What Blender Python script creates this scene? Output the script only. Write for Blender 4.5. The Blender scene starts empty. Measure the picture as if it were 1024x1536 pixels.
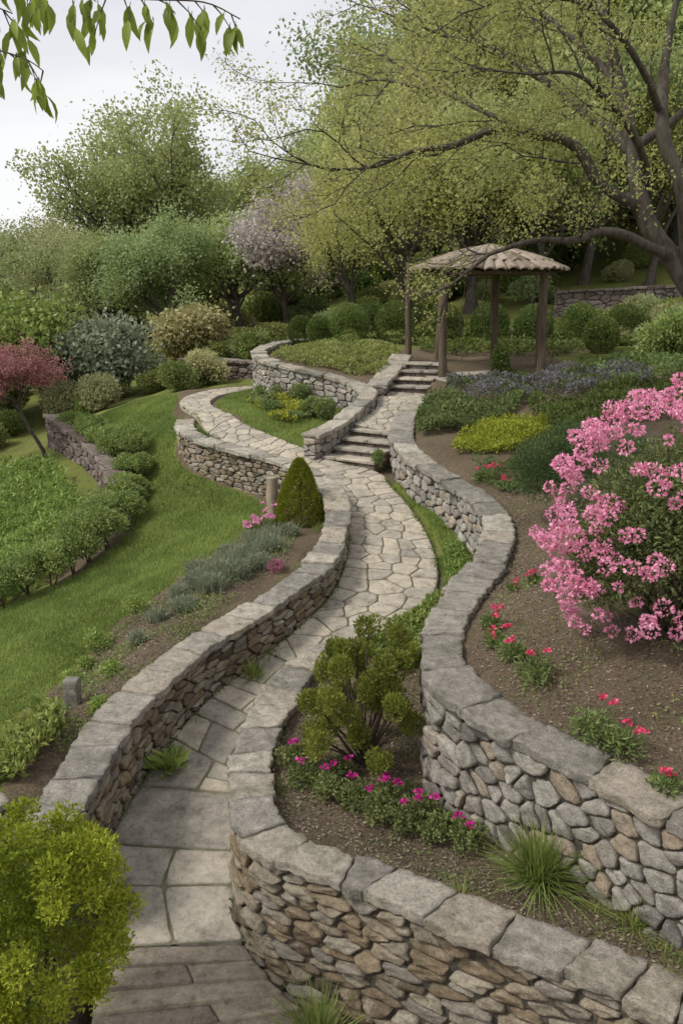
import bpy, math, numpy as np
from mathutils import Vector
rng=np.random.default_rng(11)
sc=bpy.context.scene
def link(o,parent=None):
    sc.collection.objects.link(o)
    if parent is not None: o.parent=parent
    return o
def empty(name):
    o=bpy.data.objects.new(name,None); o.empty_display_size=.1
    return link(o)
def nrm(a):
    return a/np.maximum(np.linalg.norm(a,axis=-1,keepdims=True),1e-9)

# ------------------------------------------------------------ mesh accumulator
class Acc:
    def __init__(s): s.V=[];s.F=[];s.M=[];s.T=[];s.n=0;s.S=[]
    def add(s,V,F,mat=0,tint=0.5,smooth=True):
        V=np.asarray(V,float).reshape(-1,3);F=np.asarray(F,int)
        s.V.append(V);s.F.append(F+s.n);s.M.append(np.full(len(F),mat));s.S.append(np.full(len(F),smooth))
        t=np.asarray(tint,float)
        s.T.append(np.full(len(V),float(t)) if t.ndim==0 else t.reshape(-1)); s.n+=len(V)
    def addf(s,F,base,mat,smooth=True):
        F=np.asarray(F,int);s.F.append(F+base);s.M.append(np.full(len(F),mat));s.S.append(np.full(len(F),smooth))
    def mesh(s,name,mats):
        me=bpy.data.meshes.new(name)
        V=np.concatenate(s.V);me.vertices.add(len(V));me.vertices.foreach_set('co',V.ravel())
        L=np.concatenate([f.ravel() for f in s.F]);k=np.concatenate([np.full(len(f),f.shape[1]) for f in s.F])
        me.loops.add(len(L));me.loops.foreach_set('vertex_index',L)
        st=np.concatenate([[0],np.cumsum(k)[:-1]])
        me.polygons.add(len(k));me.polygons.foreach_set('loop_start',st)
        for m in mats: me.materials.append(m)
        me.polygons.foreach_set('material_index',np.concatenate(s.M).astype(int))
        me.polygons.foreach_set('use_smooth',np.concatenate(s.S).astype(bool))
        a=me.attributes.new('tint','FLOAT','POINT');a.data.foreach_set('value',np.concatenate(s.T))
        me.update(calc_edges=True);me.validate()
        return me
    def build(s,name,mats,parent=None):
        return link(bpy.data.objects.new(name,s.mesh(name,mats)),parent)

# ------------------------------------------------------------ materials
def mk(name):
    m=bpy.data.materials.new(name);m.use_nodes=True
    nt=m.node_tree;nt.nodes.clear();return m,nt,nt.nodes,nt.links
def ramp(N,stops):
    r=N.new('ShaderNodeValToRGB');e=r.color_ramp.elements
    while len(e)<len(stops): e.new(.5)
    for i,(p,c) in enumerate(stops): e[i].position=p;e[i].color=(*c,1)
    return r
def ramp_out(N,L,n,stops):
    r=ramp(N,stops);L.new(n.outputs[0],r.inputs[0]);return r.outputs[0]
def noise(N,L,vec,scale,det=6,rough=.6):
    n=N.new('ShaderNodeTexNoise');n.inputs['Scale'].default_value=scale;n.inputs['Detail'].default_value=det;n.inputs['Roughness'].default_value=rough
    L.new(vec,n.inputs['Vector']);return n
def mixc(N,L,mode,fac,a,b):
    m=N.new('ShaderNodeMix');m.data_type='RGBA';m.blend_type=mode
    if isinstance(fac,(int,float)): m.inputs[0].default_value=fac
    else: L.new(fac,m.inputs[0])
    for v,i in((a,6),(b,7)):
        if isinstance(v,tuple): m.inputs[i].default_value=(*v,1)
        else: L.new(v,m.inputs[i])
    return m.outputs[2]
def mrange(N,L,v,a,b,c=0,d=1):
    m=N.new('ShaderNodeMapRange');L.new(v,m.inputs[0])
    for i,x in enumerate((a,b,c,d)): m.inputs[i+1].default_value=x
    return m.outputs[0]
def leafmat(name,dark,light,transl=.35,rough=.5,objvar=.2):
    m,nt,N,L=mk(name)
    at=N.new('ShaderNodeAttribute');at.attribute_name='tint'
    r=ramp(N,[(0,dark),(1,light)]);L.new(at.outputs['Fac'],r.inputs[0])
    oi=N.new('ShaderNodeObjectInfo')
    hsv=N.new('ShaderNodeHueSaturation')
    L.new(mrange(N,L,oi.outputs['Random'],0,1,1-objvar,1+objvar),hsv.inputs['Value'])
    mul=N.new('ShaderNodeMath');mul.operation='MULTIPLY';mul.inputs[1].default_value=7.31;L.new(oi.outputs['Random'],mul.inputs[0])
    fr=N.new('ShaderNodeMath');fr.operation='FRACT';L.new(mul.outputs[0],fr.inputs[0])
    L.new(mrange(N,L,fr.outputs[0],0,1,.5-.1*objvar,.5+.1*objvar),hsv.inputs['Hue'])
    L.new(r.outputs[0],hsv.inputs['Color'])
    p=N.new('ShaderNodeBsdfPrincipled');p.inputs['Roughness'].default_value=rough
    p.inputs['Specular IOR Level'].default_value=.3
    o=N.new('ShaderNodeOutputMaterial');L.new(hsv.outputs[0],p.inputs['Base Color'])
    if transl>0:
        t=N.new('ShaderNodeBsdfTranslucent');L.new(hsv.outputs[0],t.inputs['Color'])
        mx=N.new('ShaderNodeMixShader');mx.inputs[0].default_value=transl
        L.new(p.outputs[0],mx.inputs[1]);L.new(t.outputs[0],mx.inputs[2]);L.new(mx.outputs[0],o.inputs[0])
    else: L.new(p.outputs[0],o.inputs[0])
    return m
def stonemat(name,stops,moss=.25,scale=1,bump=.5,light=(.5,.48,.44),mosscol=(.07,.08,.03),speck=.8,lich=.45):
    m,nt,N,L=mk(name)
    at=N.new('ShaderNodeAttribute');at.attribute_name='tint'
    g=N.new('ShaderNodeNewGeometry');P=g.outputs['Position']
    r=ramp(N,stops);L.new(at.outputs['Fac'],r.inputs[0])
    n1=noise(N,L,P,9*scale,8,.72);n2=noise(N,L,P,75*scale,5,.75);n3=noise(N,L,P,3.2*scale,6,.7);n4=noise(N,L,P,26*scale,6,.7)
    c=mixc(N,L,'MULTIPLY',1.0,r.outputs[0],ramp_out(N,L,n1,[(.25,(.45,.43,.40)),(.5,(1,1,1)),(.75,(1.3,1.25,1.2))]))
    c=mixc(N,L,'MULTIPLY',speck,c,ramp_out(N,L,n2,[(.32,(.4,.39,.38)),(.46,(.95,.95,.95)),(.65,(1.3,1.3,1.28))]))
    c=mixc(N,L,'MULTIPLY',.7,c,ramp_out(N,L,n4,[(.3,(.55,.52,.5)),(.5,(1.05,1.05,1.05))]))
    c=mixc(N,L,'MIX',mrange(N,L,n1.outputs[0],.57,.66,0,lich),c,light)
    c=mixc(N,L,'MIX',mrange(N,L,n3.outputs[0],.52,.64,0,moss*2),c,mosscol)
    p=N.new('ShaderNodeBsdfPrincipled');p.inputs['Roughness'].default_value=.9;p.inputs['Specular IOR Level'].default_value=.25
    L.new(c,p.inputs['Base Color'])
    b1=N.new('ShaderNodeBump');b1.inputs['Strength'].default_value=bump;b1.inputs['Distance'].default_value=.035;L.new(n1.outputs[0],b1.inputs['Height'])
    b3=N.new('ShaderNodeBump');b3.inputs['Strength'].default_value=bump;b3.inputs['Distance'].default_value=.015;L.new(n4.outputs[0],b3.inputs['Height']);L.new(b1.outputs[0],b3.inputs['Normal'])
    b2=N.new('ShaderNodeBump');b2.inputs['Strength'].default_value=bump;b2.inputs['Distance'].default_value=.006;L.new(n2.outputs[0],b2.inputs['Height']);L.new(b3.outputs[0],b2.inputs['Normal'])
    L.new(b2.outputs[0],p.inputs['Normal'])
    o=N.new('ShaderNodeOutputMaterial');L.new(p.outputs[0],o.inputs[0]);return m
def simple(name,c1,c2,scale=10,bump=.4,rough=.85,stretch=(1,1,1)):
    m,nt,N,L=mk(name)
    tc=N.new('ShaderNodeTexCoord');mp=N.new('ShaderNodeMapping');mp.inputs['Scale'].default_value=stretch
    L.new(tc.outputs['Object'],mp.inputs[0])
    n=noise(N,L,mp.outputs[0],scale,8,.65)
    p=N.new('ShaderNodeBsdfPrincipled');p.inputs['Roughness'].default_value=rough;p.inputs['Specular IOR Level'].default_value=.25
    L.new(ramp_out(N,L,n,[(.3,c1),(.7,c2)]),p.inputs['Base Color'])
    b=N.new('ShaderNodeBump');b.inputs['Strength'].default_value=bump;b.inputs['Distance'].default_value=.03
    L.new(n.outputs[0],b.inputs['Height']);L.new(b.outputs[0],p.inputs['Normal'])
    o=N.new('ShaderNodeOutputMaterial');L.new(p.outputs[0],o.inputs[0]);return m

M_bark=simple('bark',(.035,.028,.02),(.13,.11,.09),14,.8,stretch=(1,1,.25))
M_twig=simple('twig_bark',(.05,.035,.022),(.13,.10,.07),20,.4)
M_wood=simple('weathered_wood',(.05,.036,.024),(.17,.13,.09),12,.5,stretch=(2,2,.2))
M_mortar=simple('earth_mortar',(.04,.034,.027),(.13,.11,.085),20,.8)
M_joint=simple('joint_sand_and_moss',(.05,.062,.022),(.23,.21,.14),5,.7)
tan=[(0,(.12,.095,.07)),(.2,(.22,.165,.11)),(.4,(.30,.235,.155)),(.6,(.25,.225,.19)),(.8,(.33,.275,.20)),(1,(.37,.34,.28))]
grey=[(0,(.18,.165,.145)),(.3,(.31,.29,.26)),(.5,(.37,.345,.30)),(.7,(.30,.28,.255)),(.85,(.35,.275,.20)),(1,(.46,.44,.40))]
M_tan=stonemat('brown_fieldstone',tan,.14,bump=.8)
M_grey=stonemat('grey_fieldstone',grey,.14,bump=.8)
M_cap=stonemat('cap_stone',[(0,(.22,.205,.18)),(.35,(.31,.285,.245)),(.65,(.38,.33,.265)),(1,(.44,.41,.35))],.2,bump=1.,light=(.54,.51,.46))
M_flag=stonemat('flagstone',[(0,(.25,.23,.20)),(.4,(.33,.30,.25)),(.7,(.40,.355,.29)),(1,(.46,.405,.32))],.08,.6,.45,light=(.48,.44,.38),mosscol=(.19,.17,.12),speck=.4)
M_step=stonemat('worn_step_stone',[(0,(.25,.215,.17)),(.5,(.33,.285,.22)),(1,(.40,.345,.26))],.08,1,.5,light=(.45,.40,.33),speck=.5)
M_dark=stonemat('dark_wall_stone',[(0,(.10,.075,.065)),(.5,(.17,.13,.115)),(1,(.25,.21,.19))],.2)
M_shingle=stonemat('roof_shingle',[(0,(.14,.105,.08)),(.5,(.24,.19,.15)),(1,(.34,.285,.225))],.1)

# ------------------------------------------------------------ curves
class Curve:
    def __init__(s,pts,step=.04):
        P=np.array(pts,float)
        if len(P)>2:
            Q=np.vstack([2*P[0]-P[1],P,2*P[-1]-P[-2]]);out=[]
            for i in range(1,len(Q)-2):
                t=np.linspace(0,1,20,endpoint=False)[:,None]
                a,b,c,d=Q[i-1],Q[i],Q[i+1],Q[i+2]
                out.append(.5*((2*b)+(-a+c)*t+(2*a-5*b+4*c-d)*t**2+(-a+3*b-3*c+d)*t**3))
            P=np.vstack(out+[P[-1:]])
        d=np.concatenate([[0],np.cumsum(np.linalg.norm(np.diff(P[:,:2],axis=0),axis=1))])
        s.len=d[-1];n=max(int(s.len/step),2);s.s=np.linspace(0,s.len,n+1)
        s.P=np.stack([np.interp(s.s,d,P[:,i]) for i in range(3)],1)
        T=nrm(np.gradient(s.P[:,:2],axis=0));s.N=np.stack([T[:,1],-T[:,0]],1)
    def at(s,x,lat=0):
        x=np.asarray(x,float)
        p=[np.interp(x,s.s,s.P[:,i]) for i in range(3)];n=[np.interp(x,s.s,s.N[:,i]) for i in range(2)]
        ext=np.minimum(x,0)+np.maximum(x-s.len,0)
        tx,ty=-n[1],n[0]
        return p[0]+n[0]*lat+tx*ext,p[1]+n[1]*lat+ty*ext,p[2]
def offset(pts,d):
    c=Curve(pts,.15);P=c.P.copy();P[:,:2]+=c.N*d;return P

def hp(y): return np.clip(.2*(np.asarray(y,float)-5),0,2.52)
TH=.31
edgeA=[(-.05,9.5,1.12),(-.58,8.68,1.1),(-.81,7.76,1.1),(-.915,7.0,1.1),(-.895,6.36,1.1),(-.80,5.86,1.1),(-.53,5.5,1.1),(-.054,5.21,1.1),(.38,4.94,1.1),(.78,4.69,1.1),(1.33,4.39,1.1),(1.87,4.02,1.1),(2.6,3.5,1.1),(3.6,2.9,1.1),(5,2.2,1.1)]
edgeB=[(5,3.0,1.8),(3.4,3.8,1.8),(2.6,4.3,1.8),(2.08,4.77,1.8),(1.70,5.21,1.85),(1.22,5.70,1.9),(.94,6.07,1.95),(.72,6.43,2.0),(.69,7.01,2.0),(.81,7.64,2.03),(1.10,8.51,2.05),(1.45,9.32,2.08),(1.74,10.33,2.1),(1.83,11.24,2.12),(1.75,12.06,2.15),(1.48,13.0,2.2),(1.08,13.8,2.35),(.86,14.7,2.5),(.92,15.5,2.62),(1.1,16.6,2.75),(1.5,17.6,2.9)]
edgeL=[(-2.05,5.7,1.1),(-2.0,6.46,1.13),(-1.93,7.21,1.2),(-1.66,8.1,1.28),(-1.4,8.7,1.33),(-1.03,9.24,1.38),(-.61,9.9,1.46),(-.19,10.65,1.56),(.03,11.5,1.67),(.1,12.48,1.82),(.0,13.2,1.98),(-.25,13.85,2.06),(-.65,14.45,2.14),(-1.2,15.0,2.2),(-1.8,15.45,2.27),(-2.4,15.95,2.34),(-2.8,16.7,2.40),(-2.9,17.4,2.46)]
lineC=[(-.55,15.3,2.5),(-.12,15.95,2.6),(.25,16.7,2.78),(.5,17.5,2.88),(.52,18.15,2.95),(.2,18.8,3.05),(-.46,19.3,3.2),(-1.22,19.9,3.3),(-1.85,21.2,3.36),(-2.1,23,3.4),(-2.0,24.8,3.42),(-1.6,26.9,3.42),(-.9,28.3,3.42)]
cenA=offset(edgeA,-TH/2)
cenB=offset(edgeB,TH/2)
cenL=offset(edgeL,-TH/2)
cenC=Curve(lineC,.15).P
PL=[(-1.7,2.2),(-1.7,3.4),(-1.7,4.3),(-1.75,5.1),(-1.88,5.82),(-2.0,6.46),(-1.93,7.2),(-1.66,8.1),(-1.4,8.7),(-1.03,9.24),(-.61,9.9),(-.19,10.65),(.03,11.5),(.1,12.48),(.0,13.3),(-.25,13.95),(-.55,14.45),(-.9,14.85),(-1.35,15.3),(-1.95,15.85),(-2.5,16.6),(-2.95,17.66),(-3.4,18.8),(-3.6,19.9),(-3.5,21.2),(-2.9,22.4),(-2.0,23.0)]
PR=[(2.1,3.45),(1.15,4.32),(.4,4.87),(-.36,5.33),(-.78,5.86),(-.89,6.46),(-.9,7.1),(-.81,7.7),(-.68,8.25),(-.42,8.8),(.05,9.5),(.95,10.3),(1.28,11.2),(1.27,12.3),(1.05,13.4),(.8,14.2),(.6,14.75),(-.3,15.38),(-.75,15.9),(-1.4,16.55),(-1.95,17.2),(-2.3,17.9),(-2.7,18.8),(-2.9,19.7),(-2.85,20.8),(-2.4,21.7),(-1.9,22.3)]
def inpoly(x,y,poly):
    x=np.asarray(x,float);y=np.asarray(y,float);ins=np.zeros(x.shape,bool)
    P=np.asarray(poly,float)[:,:2];j=len(P)-1
    for i in range(len(P)):
        xi,yi=P[i];xj,yj=P[j]
        if yi!=yj:
            c=((yi>y)!=(yj>y))&(x<(xj-xi)*(y-yi)/(yj-yi)+xi);ins^=c
        j=i
    return ins
_b=[p for p in cenB[:,:2] if p[1]<10.2]
polyP=np.vstack([cenA[:,:2],[(6,2.0),(6,3.0)],np.array(_b),[(.95,10.0),(.2,9.5)]])
upR=[(1.66,17.7),(1.85,18.6),(2.15,20.25)];upL=[(1.4,20.4),(.95,18.9),(.62,18.2)]
polyH=np.vstack([[(60,-60),(6,-60),(6,2.8)],cenB[:,:2],upR,upL,[p for p in cenC[:,:2] if p[1]>18.1],[(-1,32),(-1,120),(200,120),(200,-60)]])
polyU=np.vstack([[(.2,16.3)],[p for p in cenC[:,:2] if 16.3<p[1]<18.2 and p[0]>0.0],upL[::-1],upR[::-1],[p for p in cenB[:,:2][::-1] if p[1]>15.75]])
cPL=Curve([(x-.10,y,0) for x,y in PL],.2).P[:,:2];cPR=Curve([(x+.10,y+.02,0) for x,y in PR],.2).P[:,:2]
polyPath=np.vstack([cPL,cPR[::-1]])

def mq(ctrl):
    C=np.array(ctrl,float);X=C[:,:2];r=np.linalg.norm(X[:,None]-X[None],axis=2)
    n=len(C);A=np.zeros((n+3,n+3));A[:n,:n]=np.sqrt(r*r+.3);A[:n,n]=1;A[:n,n+1:]=X;A[n,:n]=1;A[n+1:,:n]=X.T
    w=np.linalg.solve(A,np.concatenate([C[:,2],[0,0,0]]))
    def f(x,y):
        sh=x.shape;x=x.ravel();y=y.ravel();out=w[n]+w[n+1]*x+w[n+2]*y
        for i in range(n): out=out+w[i]*np.sqrt((x-X[i,0])**2+(y-X[i,1])**2+.3)
        return out.reshape(sh)
    return f
common=[(-3,33,2.8),(0,40,4),(5,60,8),(-10,60,2.5),(0,100,10),(-40,90,5),(30,90,18),(-90,100,8)]
fL=mq([(-2.6,6.3,.95),(-2.45,7.3,1.05),(-2.15,8.2,1.15),(-1.85,9.0,1.2),(-1.45,9.75,1.27),(-1.0,10.5,1.38),(-.6,11.3,1.5),(-.45,12.3,1.55),(-.6,13.1,1.55),(-.9,13.8,1.55),(-1.4,14.6,1.5),(-2.1,15.2,1.55),(-2.9,15.8,1.65),(-3.3,16.8,1.95),(-3.4,17.8,2.25),
 (-2.8,9,.8),(-3.2,8,.65),(-4,9,.4),(-4.2,10,.5),(-5,11,.4),(-3,11,.9),(-2.8,12.8,1.0),(-1.8,12,1.25),(-3,14.5,1.2),(-3.6,16.5,1.45),(-4.4,18.6,1.75),(-5,21,2.05),(-4.1,21,2.4),(-6,22,1.9),(-3.6,7,.5),(-4.5,7,.2),(-3,5.5,.5),(-2.6,4.5,.2),(-3,3,0),(0,2,0),(0,-5,0),(-8,0,-.5),(.5,4,-.03),(3,1,-.03),
 (-.75,7.2,.4),(-.55,8.2,.6),(-.2,9.0,.78),(-.5,6.4,.25),(-.5,5.5,-.0),(.1,5.1,-.05),(.7,4.7,-.06),(1.4,4.2,-.06),(3,2.8,-.06),(-1.3,4.7,-.06),(-1.9,4.6,0),(-1.95,5.4,.05),(-1.3,6.5,.25),(-1.2,7.8,.55),
 (-1.5,18,2.5),(-.8,17,2.3),(-.1,17.5,2.4),(-1.8,19.3,2.5),(-.5,18.7,2.45),(-2.3,21,2.5),(-2.5,23.5,2.5),(-3.6,24.5,2.4),(-.7,16,2.15),(-1.6,17.2,2.35),
 (1.5,10.5,1.05),(1.55,12,1.4),(1.2,13.6,1.7),(.8,14.5,1.88),(.3,15.6,2.0),(.6,9.9,.98),
 (-5,15,.4),(-5.3,17,.7),(-6.7,16.8,.3),(-8,14,.1),(-10,18,.3),(-8,21,.9),(-7.5,24,1.4),(-12,25,.8),(-5.6,13,.1),(-6.5,11,0),(-9,9,-.3),(-6,30,2.2),(-15,35,1.5),(-25,50,1),(-50,20,0),(40,-50,0),(-40,-60,-1)]+common)
fH=mq([(2.4,5.3,1.82),(1.7,6,1.92),(1.15,7,1.96),(1.5,8.3,2.0),(2.1,9.6,2.03),(2.3,11,2.07),(2.1,12.5,2.12),(1.6,13.9,2.35),(1.3,15,2.5),(1.45,16,2.62),(1.9,17.2,2.85),(2.5,6.5,2.2),(3.5,8,2.55),(3,10,2.35),(3.5,12.5,2.6),(5.5,12,3.1),(5,9,3.0),(4,15,2.85),(2.5,15,2.62),(3.2,19.9,3.08),(2,18.9,3.05),(5,18,3.2),(7,16,3.6),(3,23,3.4),(6,24,3.5),(8,26,3.65),(9,22,3.8),(8.5,31,5.2),(12,30,5.2),(7,10,3.6),(4,5,2.4),(6,2,2.6),
 (0,20.2,3.2),(-.9,20.7,3.28),(1,22,3.38),(-1.4,22.3,3.32),(-1,25,3.38),(1,26,3.5),(4,28,3.9),(.9,20,3.2),(.5,19,3.0),(1.8,20.8,3.34),
 (10,40,8.5),(20,50,12),(22,30,7.5),(15,15,5.5),(20,0,5),(60,-50,5),(90,40,15)]+common)
def ground_z(x,y):
    x=np.clip(np.asarray(x,float),-95,95);y=np.clip(np.asarray(y,float),-50,110)
    zl=fL(x,y);zh=fH(x,y)
    w=np.clip((y-28.5)/5,0,1)*np.clip((14-np.abs(x))/4,0,1)+np.clip((y-38)/8,0,1);w=np.clip(w,0,1)
    H=inpoly(x,y,polyH);z=np.where(H,zh,zl);z=z*(1-w)+.5*(zl+zh)*w
    z=z+.015*np.sin(x*5.3+y*2.1)+.015*np.sin(y*4.7-x*3.3+1)
    pl=inpoly(x,y,polyP);z=np.where(pl,np.maximum(.97+.012*np.sin(x*9)+.015*np.sin(y*7+x*4),0),z)
    U=inpoly(x,y,polyU);zu=np.where(y<18.75,np.interp(y,[16,18.75],[2.43,2.80]),2.80);z=np.where(U,zu,z)
    pp=inpoly(x,y,polyPath);z=np.where(pp,hp(y)-.07,z)
    z=np.where((y<6.1)&(z<.16)&(y>1)&(x>-1.95)&(x<4)&~pl,z-.30*np.clip((6.1-y)/.4,0,1),z)
    return z
def gz(x,y): return float(ground_z(np.array([x]),np.array([y]))[0])

# ------------------------------------------------------------ terrain
def axis(lo,hi,step,far0,far1):
    a=list(np.arange(lo,hi+1e-6,step))
    d=step;v=hi
    while v<far1: d*=1.22;v+=d;a.append(v)
    d=step;v=lo
    while v>far0: d*=1.22;v-=d;a.insert(0,v)
    return np.array(a)
xs=axis(-8,8,.1,-600,600);ys=axis(2,29,.1,-300,900)
X,Y=np.meshgrid(xs,ys);Z=ground_z(X,Y)
nx,ny=len(xs),len(ys);idx=np.arange(nx*ny).reshape(ny,nx)
F=np.stack([idx[:-1,:-1],idx[:-1,1:],idx[1:,1:],idx[1:,:-1]],-1).reshape(-1,4)
lawn=[(-3.7,8.5),(-3.19,9.25),(-2.76,10.3),(-2.41,11.1),(-2.0,12.0),(-1.52,12.8),(-1.1,13.9),(-1.2,14.4),(-1.9,15.1),(-2.7,15.7),(-3.2,16.6),(-3.2,17.9),(-3.6,19),(-3.8,20.5),(-4.0,22),(-5.5,22.6),(-6.2,21.4),(-5,18.9),(-4.2,17.3),(-3.6,16.2),(-3.6,14.5),(-4.0,13.3),(-5.2,12.7),(-7.5,12.3),(-9,9),(-5,7.6)]
loopg=[(-.45,15.6),(.0,16.6),(.3,17.6),(.2,18.4),(-.6,19),(-1.4,19.6),(-2.0,21),(-2.2,22),(-2.7,21),(-2.8,19.7),(-2.6,18.8),(-2.2,17.9),(-1.9,17.3),(-1.3,16.6)]
strip=[(1.0,10.3),(1.35,11.2),(1.3,12.3),(1.05,13.6),(.8,14.4),(1.0,14.3),(1.5,13),(1.8,12),(1.85,11),(1.7,10)]
pocket=[(-1.35,15.3),(-1.9,15.8),(-2.5,16.6),(-2.9,17.3),(-2.75,16.6),(-2.3,15.9)]
G=(inpoly(X,Y,lawn)|inpoly(X,Y,loopg)|inpoly(X,Y,strip)|inpoly(X,Y,pocket)).astype(float)
far=(((Y>23)|(X<-4.6)|(X>6.5)|((X<-2.8)&(Y<8.2)&(Y>6.5)))&(G<.5))
G=np.where(far,.6,G);G=np.where((X>5)&(X<9)&(Y>17)&(Y<22),.6,G)
a=Acc();a.add(np.stack([X,Y,Z],-1),F,0,G.ravel())
m,nt,N,L=mk('ground_soil_and_grass')
at=N.new('ShaderNodeAttribute');at.attribute_name='tint';g=N.new('ShaderNodeNewGeometry');P=g.outputs['Position']
n1=noise(N,L,P,40,6,.75);n2=noise(N,L,P,1.3,6,.6);n3=noise(N,L,P,7,6,.75)
soil=mixc(N,L,'MULTIPLY',1.,ramp_out(N,L,n1,[(.25,(.05,.04,.028)),(.5,(.14,.11,.08)),(.75,(.28,.235,.18))]),ramp_out(N,L,n2,[(.3,(.75,.7,.65)),(.7,(1.2,1.14,1.03))]))
soil=mixc(N,L,'MIX',mrange(N,L,n3.outputs[0],.53,.65,0,.65),soil,(.12,.125,.055))
gr=mixc(N,L,'MULTIPLY',1.,ramp_out(N,L,n1,[(.2,(.09,.11,.025)),(.7,(.19,.225,.06))]),ramp_out(N,L,n2,[(.3,(.85,.9,.8)),(.7,(1.2,1.1,1))]))
ad=N.new('ShaderNodeMath');ad.operation='ADD';L.new(at.outputs['Fac'],ad.inputs[0]);L.new(mrange(N,L,n3.outputs[0],.3,.7,-.3,.3),ad.inputs[1])
col=mixc(N,L,'MIX',mrange(N,L,ad.outputs[0],.4,.6),soil,gr)
p=N.new('ShaderNodeBsdfPrincipled');p.inputs['Roughness'].default_value=.95;p.inputs['Specular IOR Level'].default_value=.15;L.new(col,p.inputs['Base Color'])
b=N.new('ShaderNodeBump');b.inputs['Strength'].default_value=.9;b.inputs['Distance'].default_value=.03;L.new(n1.outputs[0],b.inputs['Height']);L.new(b.outputs[0],p.inputs['Normal'])
o=N.new('ShaderNodeOutputMaterial');L.new(p.outputs[0],o.inputs[0]);M_ground=m
a.build('ground',[M_ground])

# ------------------------------------------------------------ stones
def cube_t(n):
    V=[];F=[]
    g=np.linspace(-1,1,n+1);A,B=np.meshgrid(g,g,indexing='ij')
    for ax in range(3):
        for s in(-1,1):
            q=np.zeros((n+1,n+1,3));q[...,ax]=s;q[...,(ax+1)%3]=A;q[...,(ax+2)%3]=B
            i=np.arange((n+1)**2).reshape(n+1,n+1)+len(V)*(n+1)**2
            f=np.stack([i[:-1,:-1],i[1:,:-1],i[1:,1:],i[:-1,1:]],-1).reshape(-1,4)
            if s<0:f=f[:,::-1]
            V.append(q.reshape(-1,3));F.append(f)
    V=np.concatenate(V);F=np.concatenate(F)
    key=np.round(V*1000).astype(int);u,ix,inv=np.unique(key,axis=0,return_index=True,return_inverse=True)
    return V[ix],inv.ravel()[F]
CT={n:cube_t(n) for n in(3,4,5,8,10)}
def rounded(n,k,count,amp,r=rng):
    V,F=CT[n];sph=nrm(V);e=np.abs(V)**4
    se=V/np.maximum((e.sum(1,keepdims=True))**.25,1e-6)
    base=V*(1-k)+(sph*.45+se*.55)*k*1.08 if k>.3 else V*(1-k)+se*k
    W=np.repeat(base[None],count,0)
    for f,am in((1.7,1),(3.6,.6),(7.,.3)):
        ph=r.uniform(0,6.28,(count,1,3));fr=r.uniform(.7,1.3,(count,1,3))*f
        W=W+amp*am*np.sin(np.roll(W,1,2)*fr+ph)*np.cos(np.roll(W,2,2)*fr*.8+ph[:,:,::-1])
    return W,F
def emit(acc,Vs,F,mat,tints,smooth=True):
    c,nv,_=Vs.shape
    FF=(F[None]+(np.arange(c)*nv)[:,None,None]).reshape(-1,F.shape[1])
    acc.add(Vs.reshape(-1,3),FF,mat,np.repeat(tints,nv),smooth)
def clip(poly,px,py,nx_,ny_):
    out=[];m=len(poly)
    d=[(q[0]-px)*nx_+(q[1]-py)*ny_ for q in poly]
    for i in range(m):
        a_,b_=poly[i],poly[(i+1)%m];da,db=d[i],d[(i+1)%m]
        if da<=0: out.append(a_)
        if (da<0<db) or (db<0<da):
            t=da/(da-db);out.append((a_[0]+(b_[0]-a_[0])*t,a_[1]+(b_[1]-a_[1])*t))
    return out
def resamp(poly,M,cr):
    Q=np.array(poly);R2=np.roll(Q,-1,0);Q=np.stack([Q*(1-cr)+R2*cr,Q*cr+R2*(1-cr)],1).reshape(-1,2)
    C2=np.vstack([Q,Q[:1]]);dd=np.concatenate([[0],np.cumsum(np.linalg.norm(np.diff(C2,axis=0),axis=1))])
    if dd[-1]<1e-3: return None
    t=np.linspace(0,dd[-1],M,endpoint=False)
    return np.stack([np.interp(t,dd,C2[:,0]),np.interp(t,dd,C2[:,1])],1)
def voro(S,lo,hi,gap,M,cr=.18,nn=16):
    """cells of the Voronoi diagram of sites S clipped to a rectangle, each resampled to M points"""
    res=[];ids=[]
    for i,(sx,sy) in enumerate(S):
        d2=(S[:,0]-sx)**2+(S[:,1]-sy)**2;o_=np.argsort(d2)[1:nn+1]
        g2=gap/2;poly=[(lo[0]+g2,lo[1]+g2),(hi[0]-g2,lo[1]+g2),(hi[0]-g2,hi[1]-g2),(lo[0]+g2,hi[1]-g2)]
        for j in o_:
            l=math.sqrt(d2[j]);ux,uy=(S[j,0]-sx)/l,(S[j,1]-sy)/l
            poly=clip(poly,sx+ux*(l/2-g2),sy+uy*(l/2-g2),ux,uy)
            if len(poly)<3: break
        if len(poly)<3: continue
        q=resamp(poly,M,cr)
        if q is None: continue
        res.append(q);ids.append(i)
    return np.array(res),np.array(ids)
def cellmesh(acc,A,B,D,mat,tints):
    V=np.stack([A,B,D],-1);n,R,M,_=V.shape
    cen=V[:,-1].mean(1,keepdims=True);VV=np.concatenate([V.reshape(n,R*M,3),cen],1);nv=R*M+1
    i=np.arange(R*M).reshape(R,M);j=np.roll(i,-1,1)
    q=np.stack([i[:-1],j[:-1],j[1:],i[1:]],-1).reshape(-1,4);t=np.stack([i[-1],j[-1],np.full(M,R*M)],-1)
    off=(np.arange(n)*nv)[:,None,None];base=acc.n
    acc.add(VV.reshape(-1,3),(q[None]+off).reshape(-1,4),mat,np.repeat(tints,nv));acc.addf((t[None]+off).reshape(-1,3),base,mat)
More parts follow.
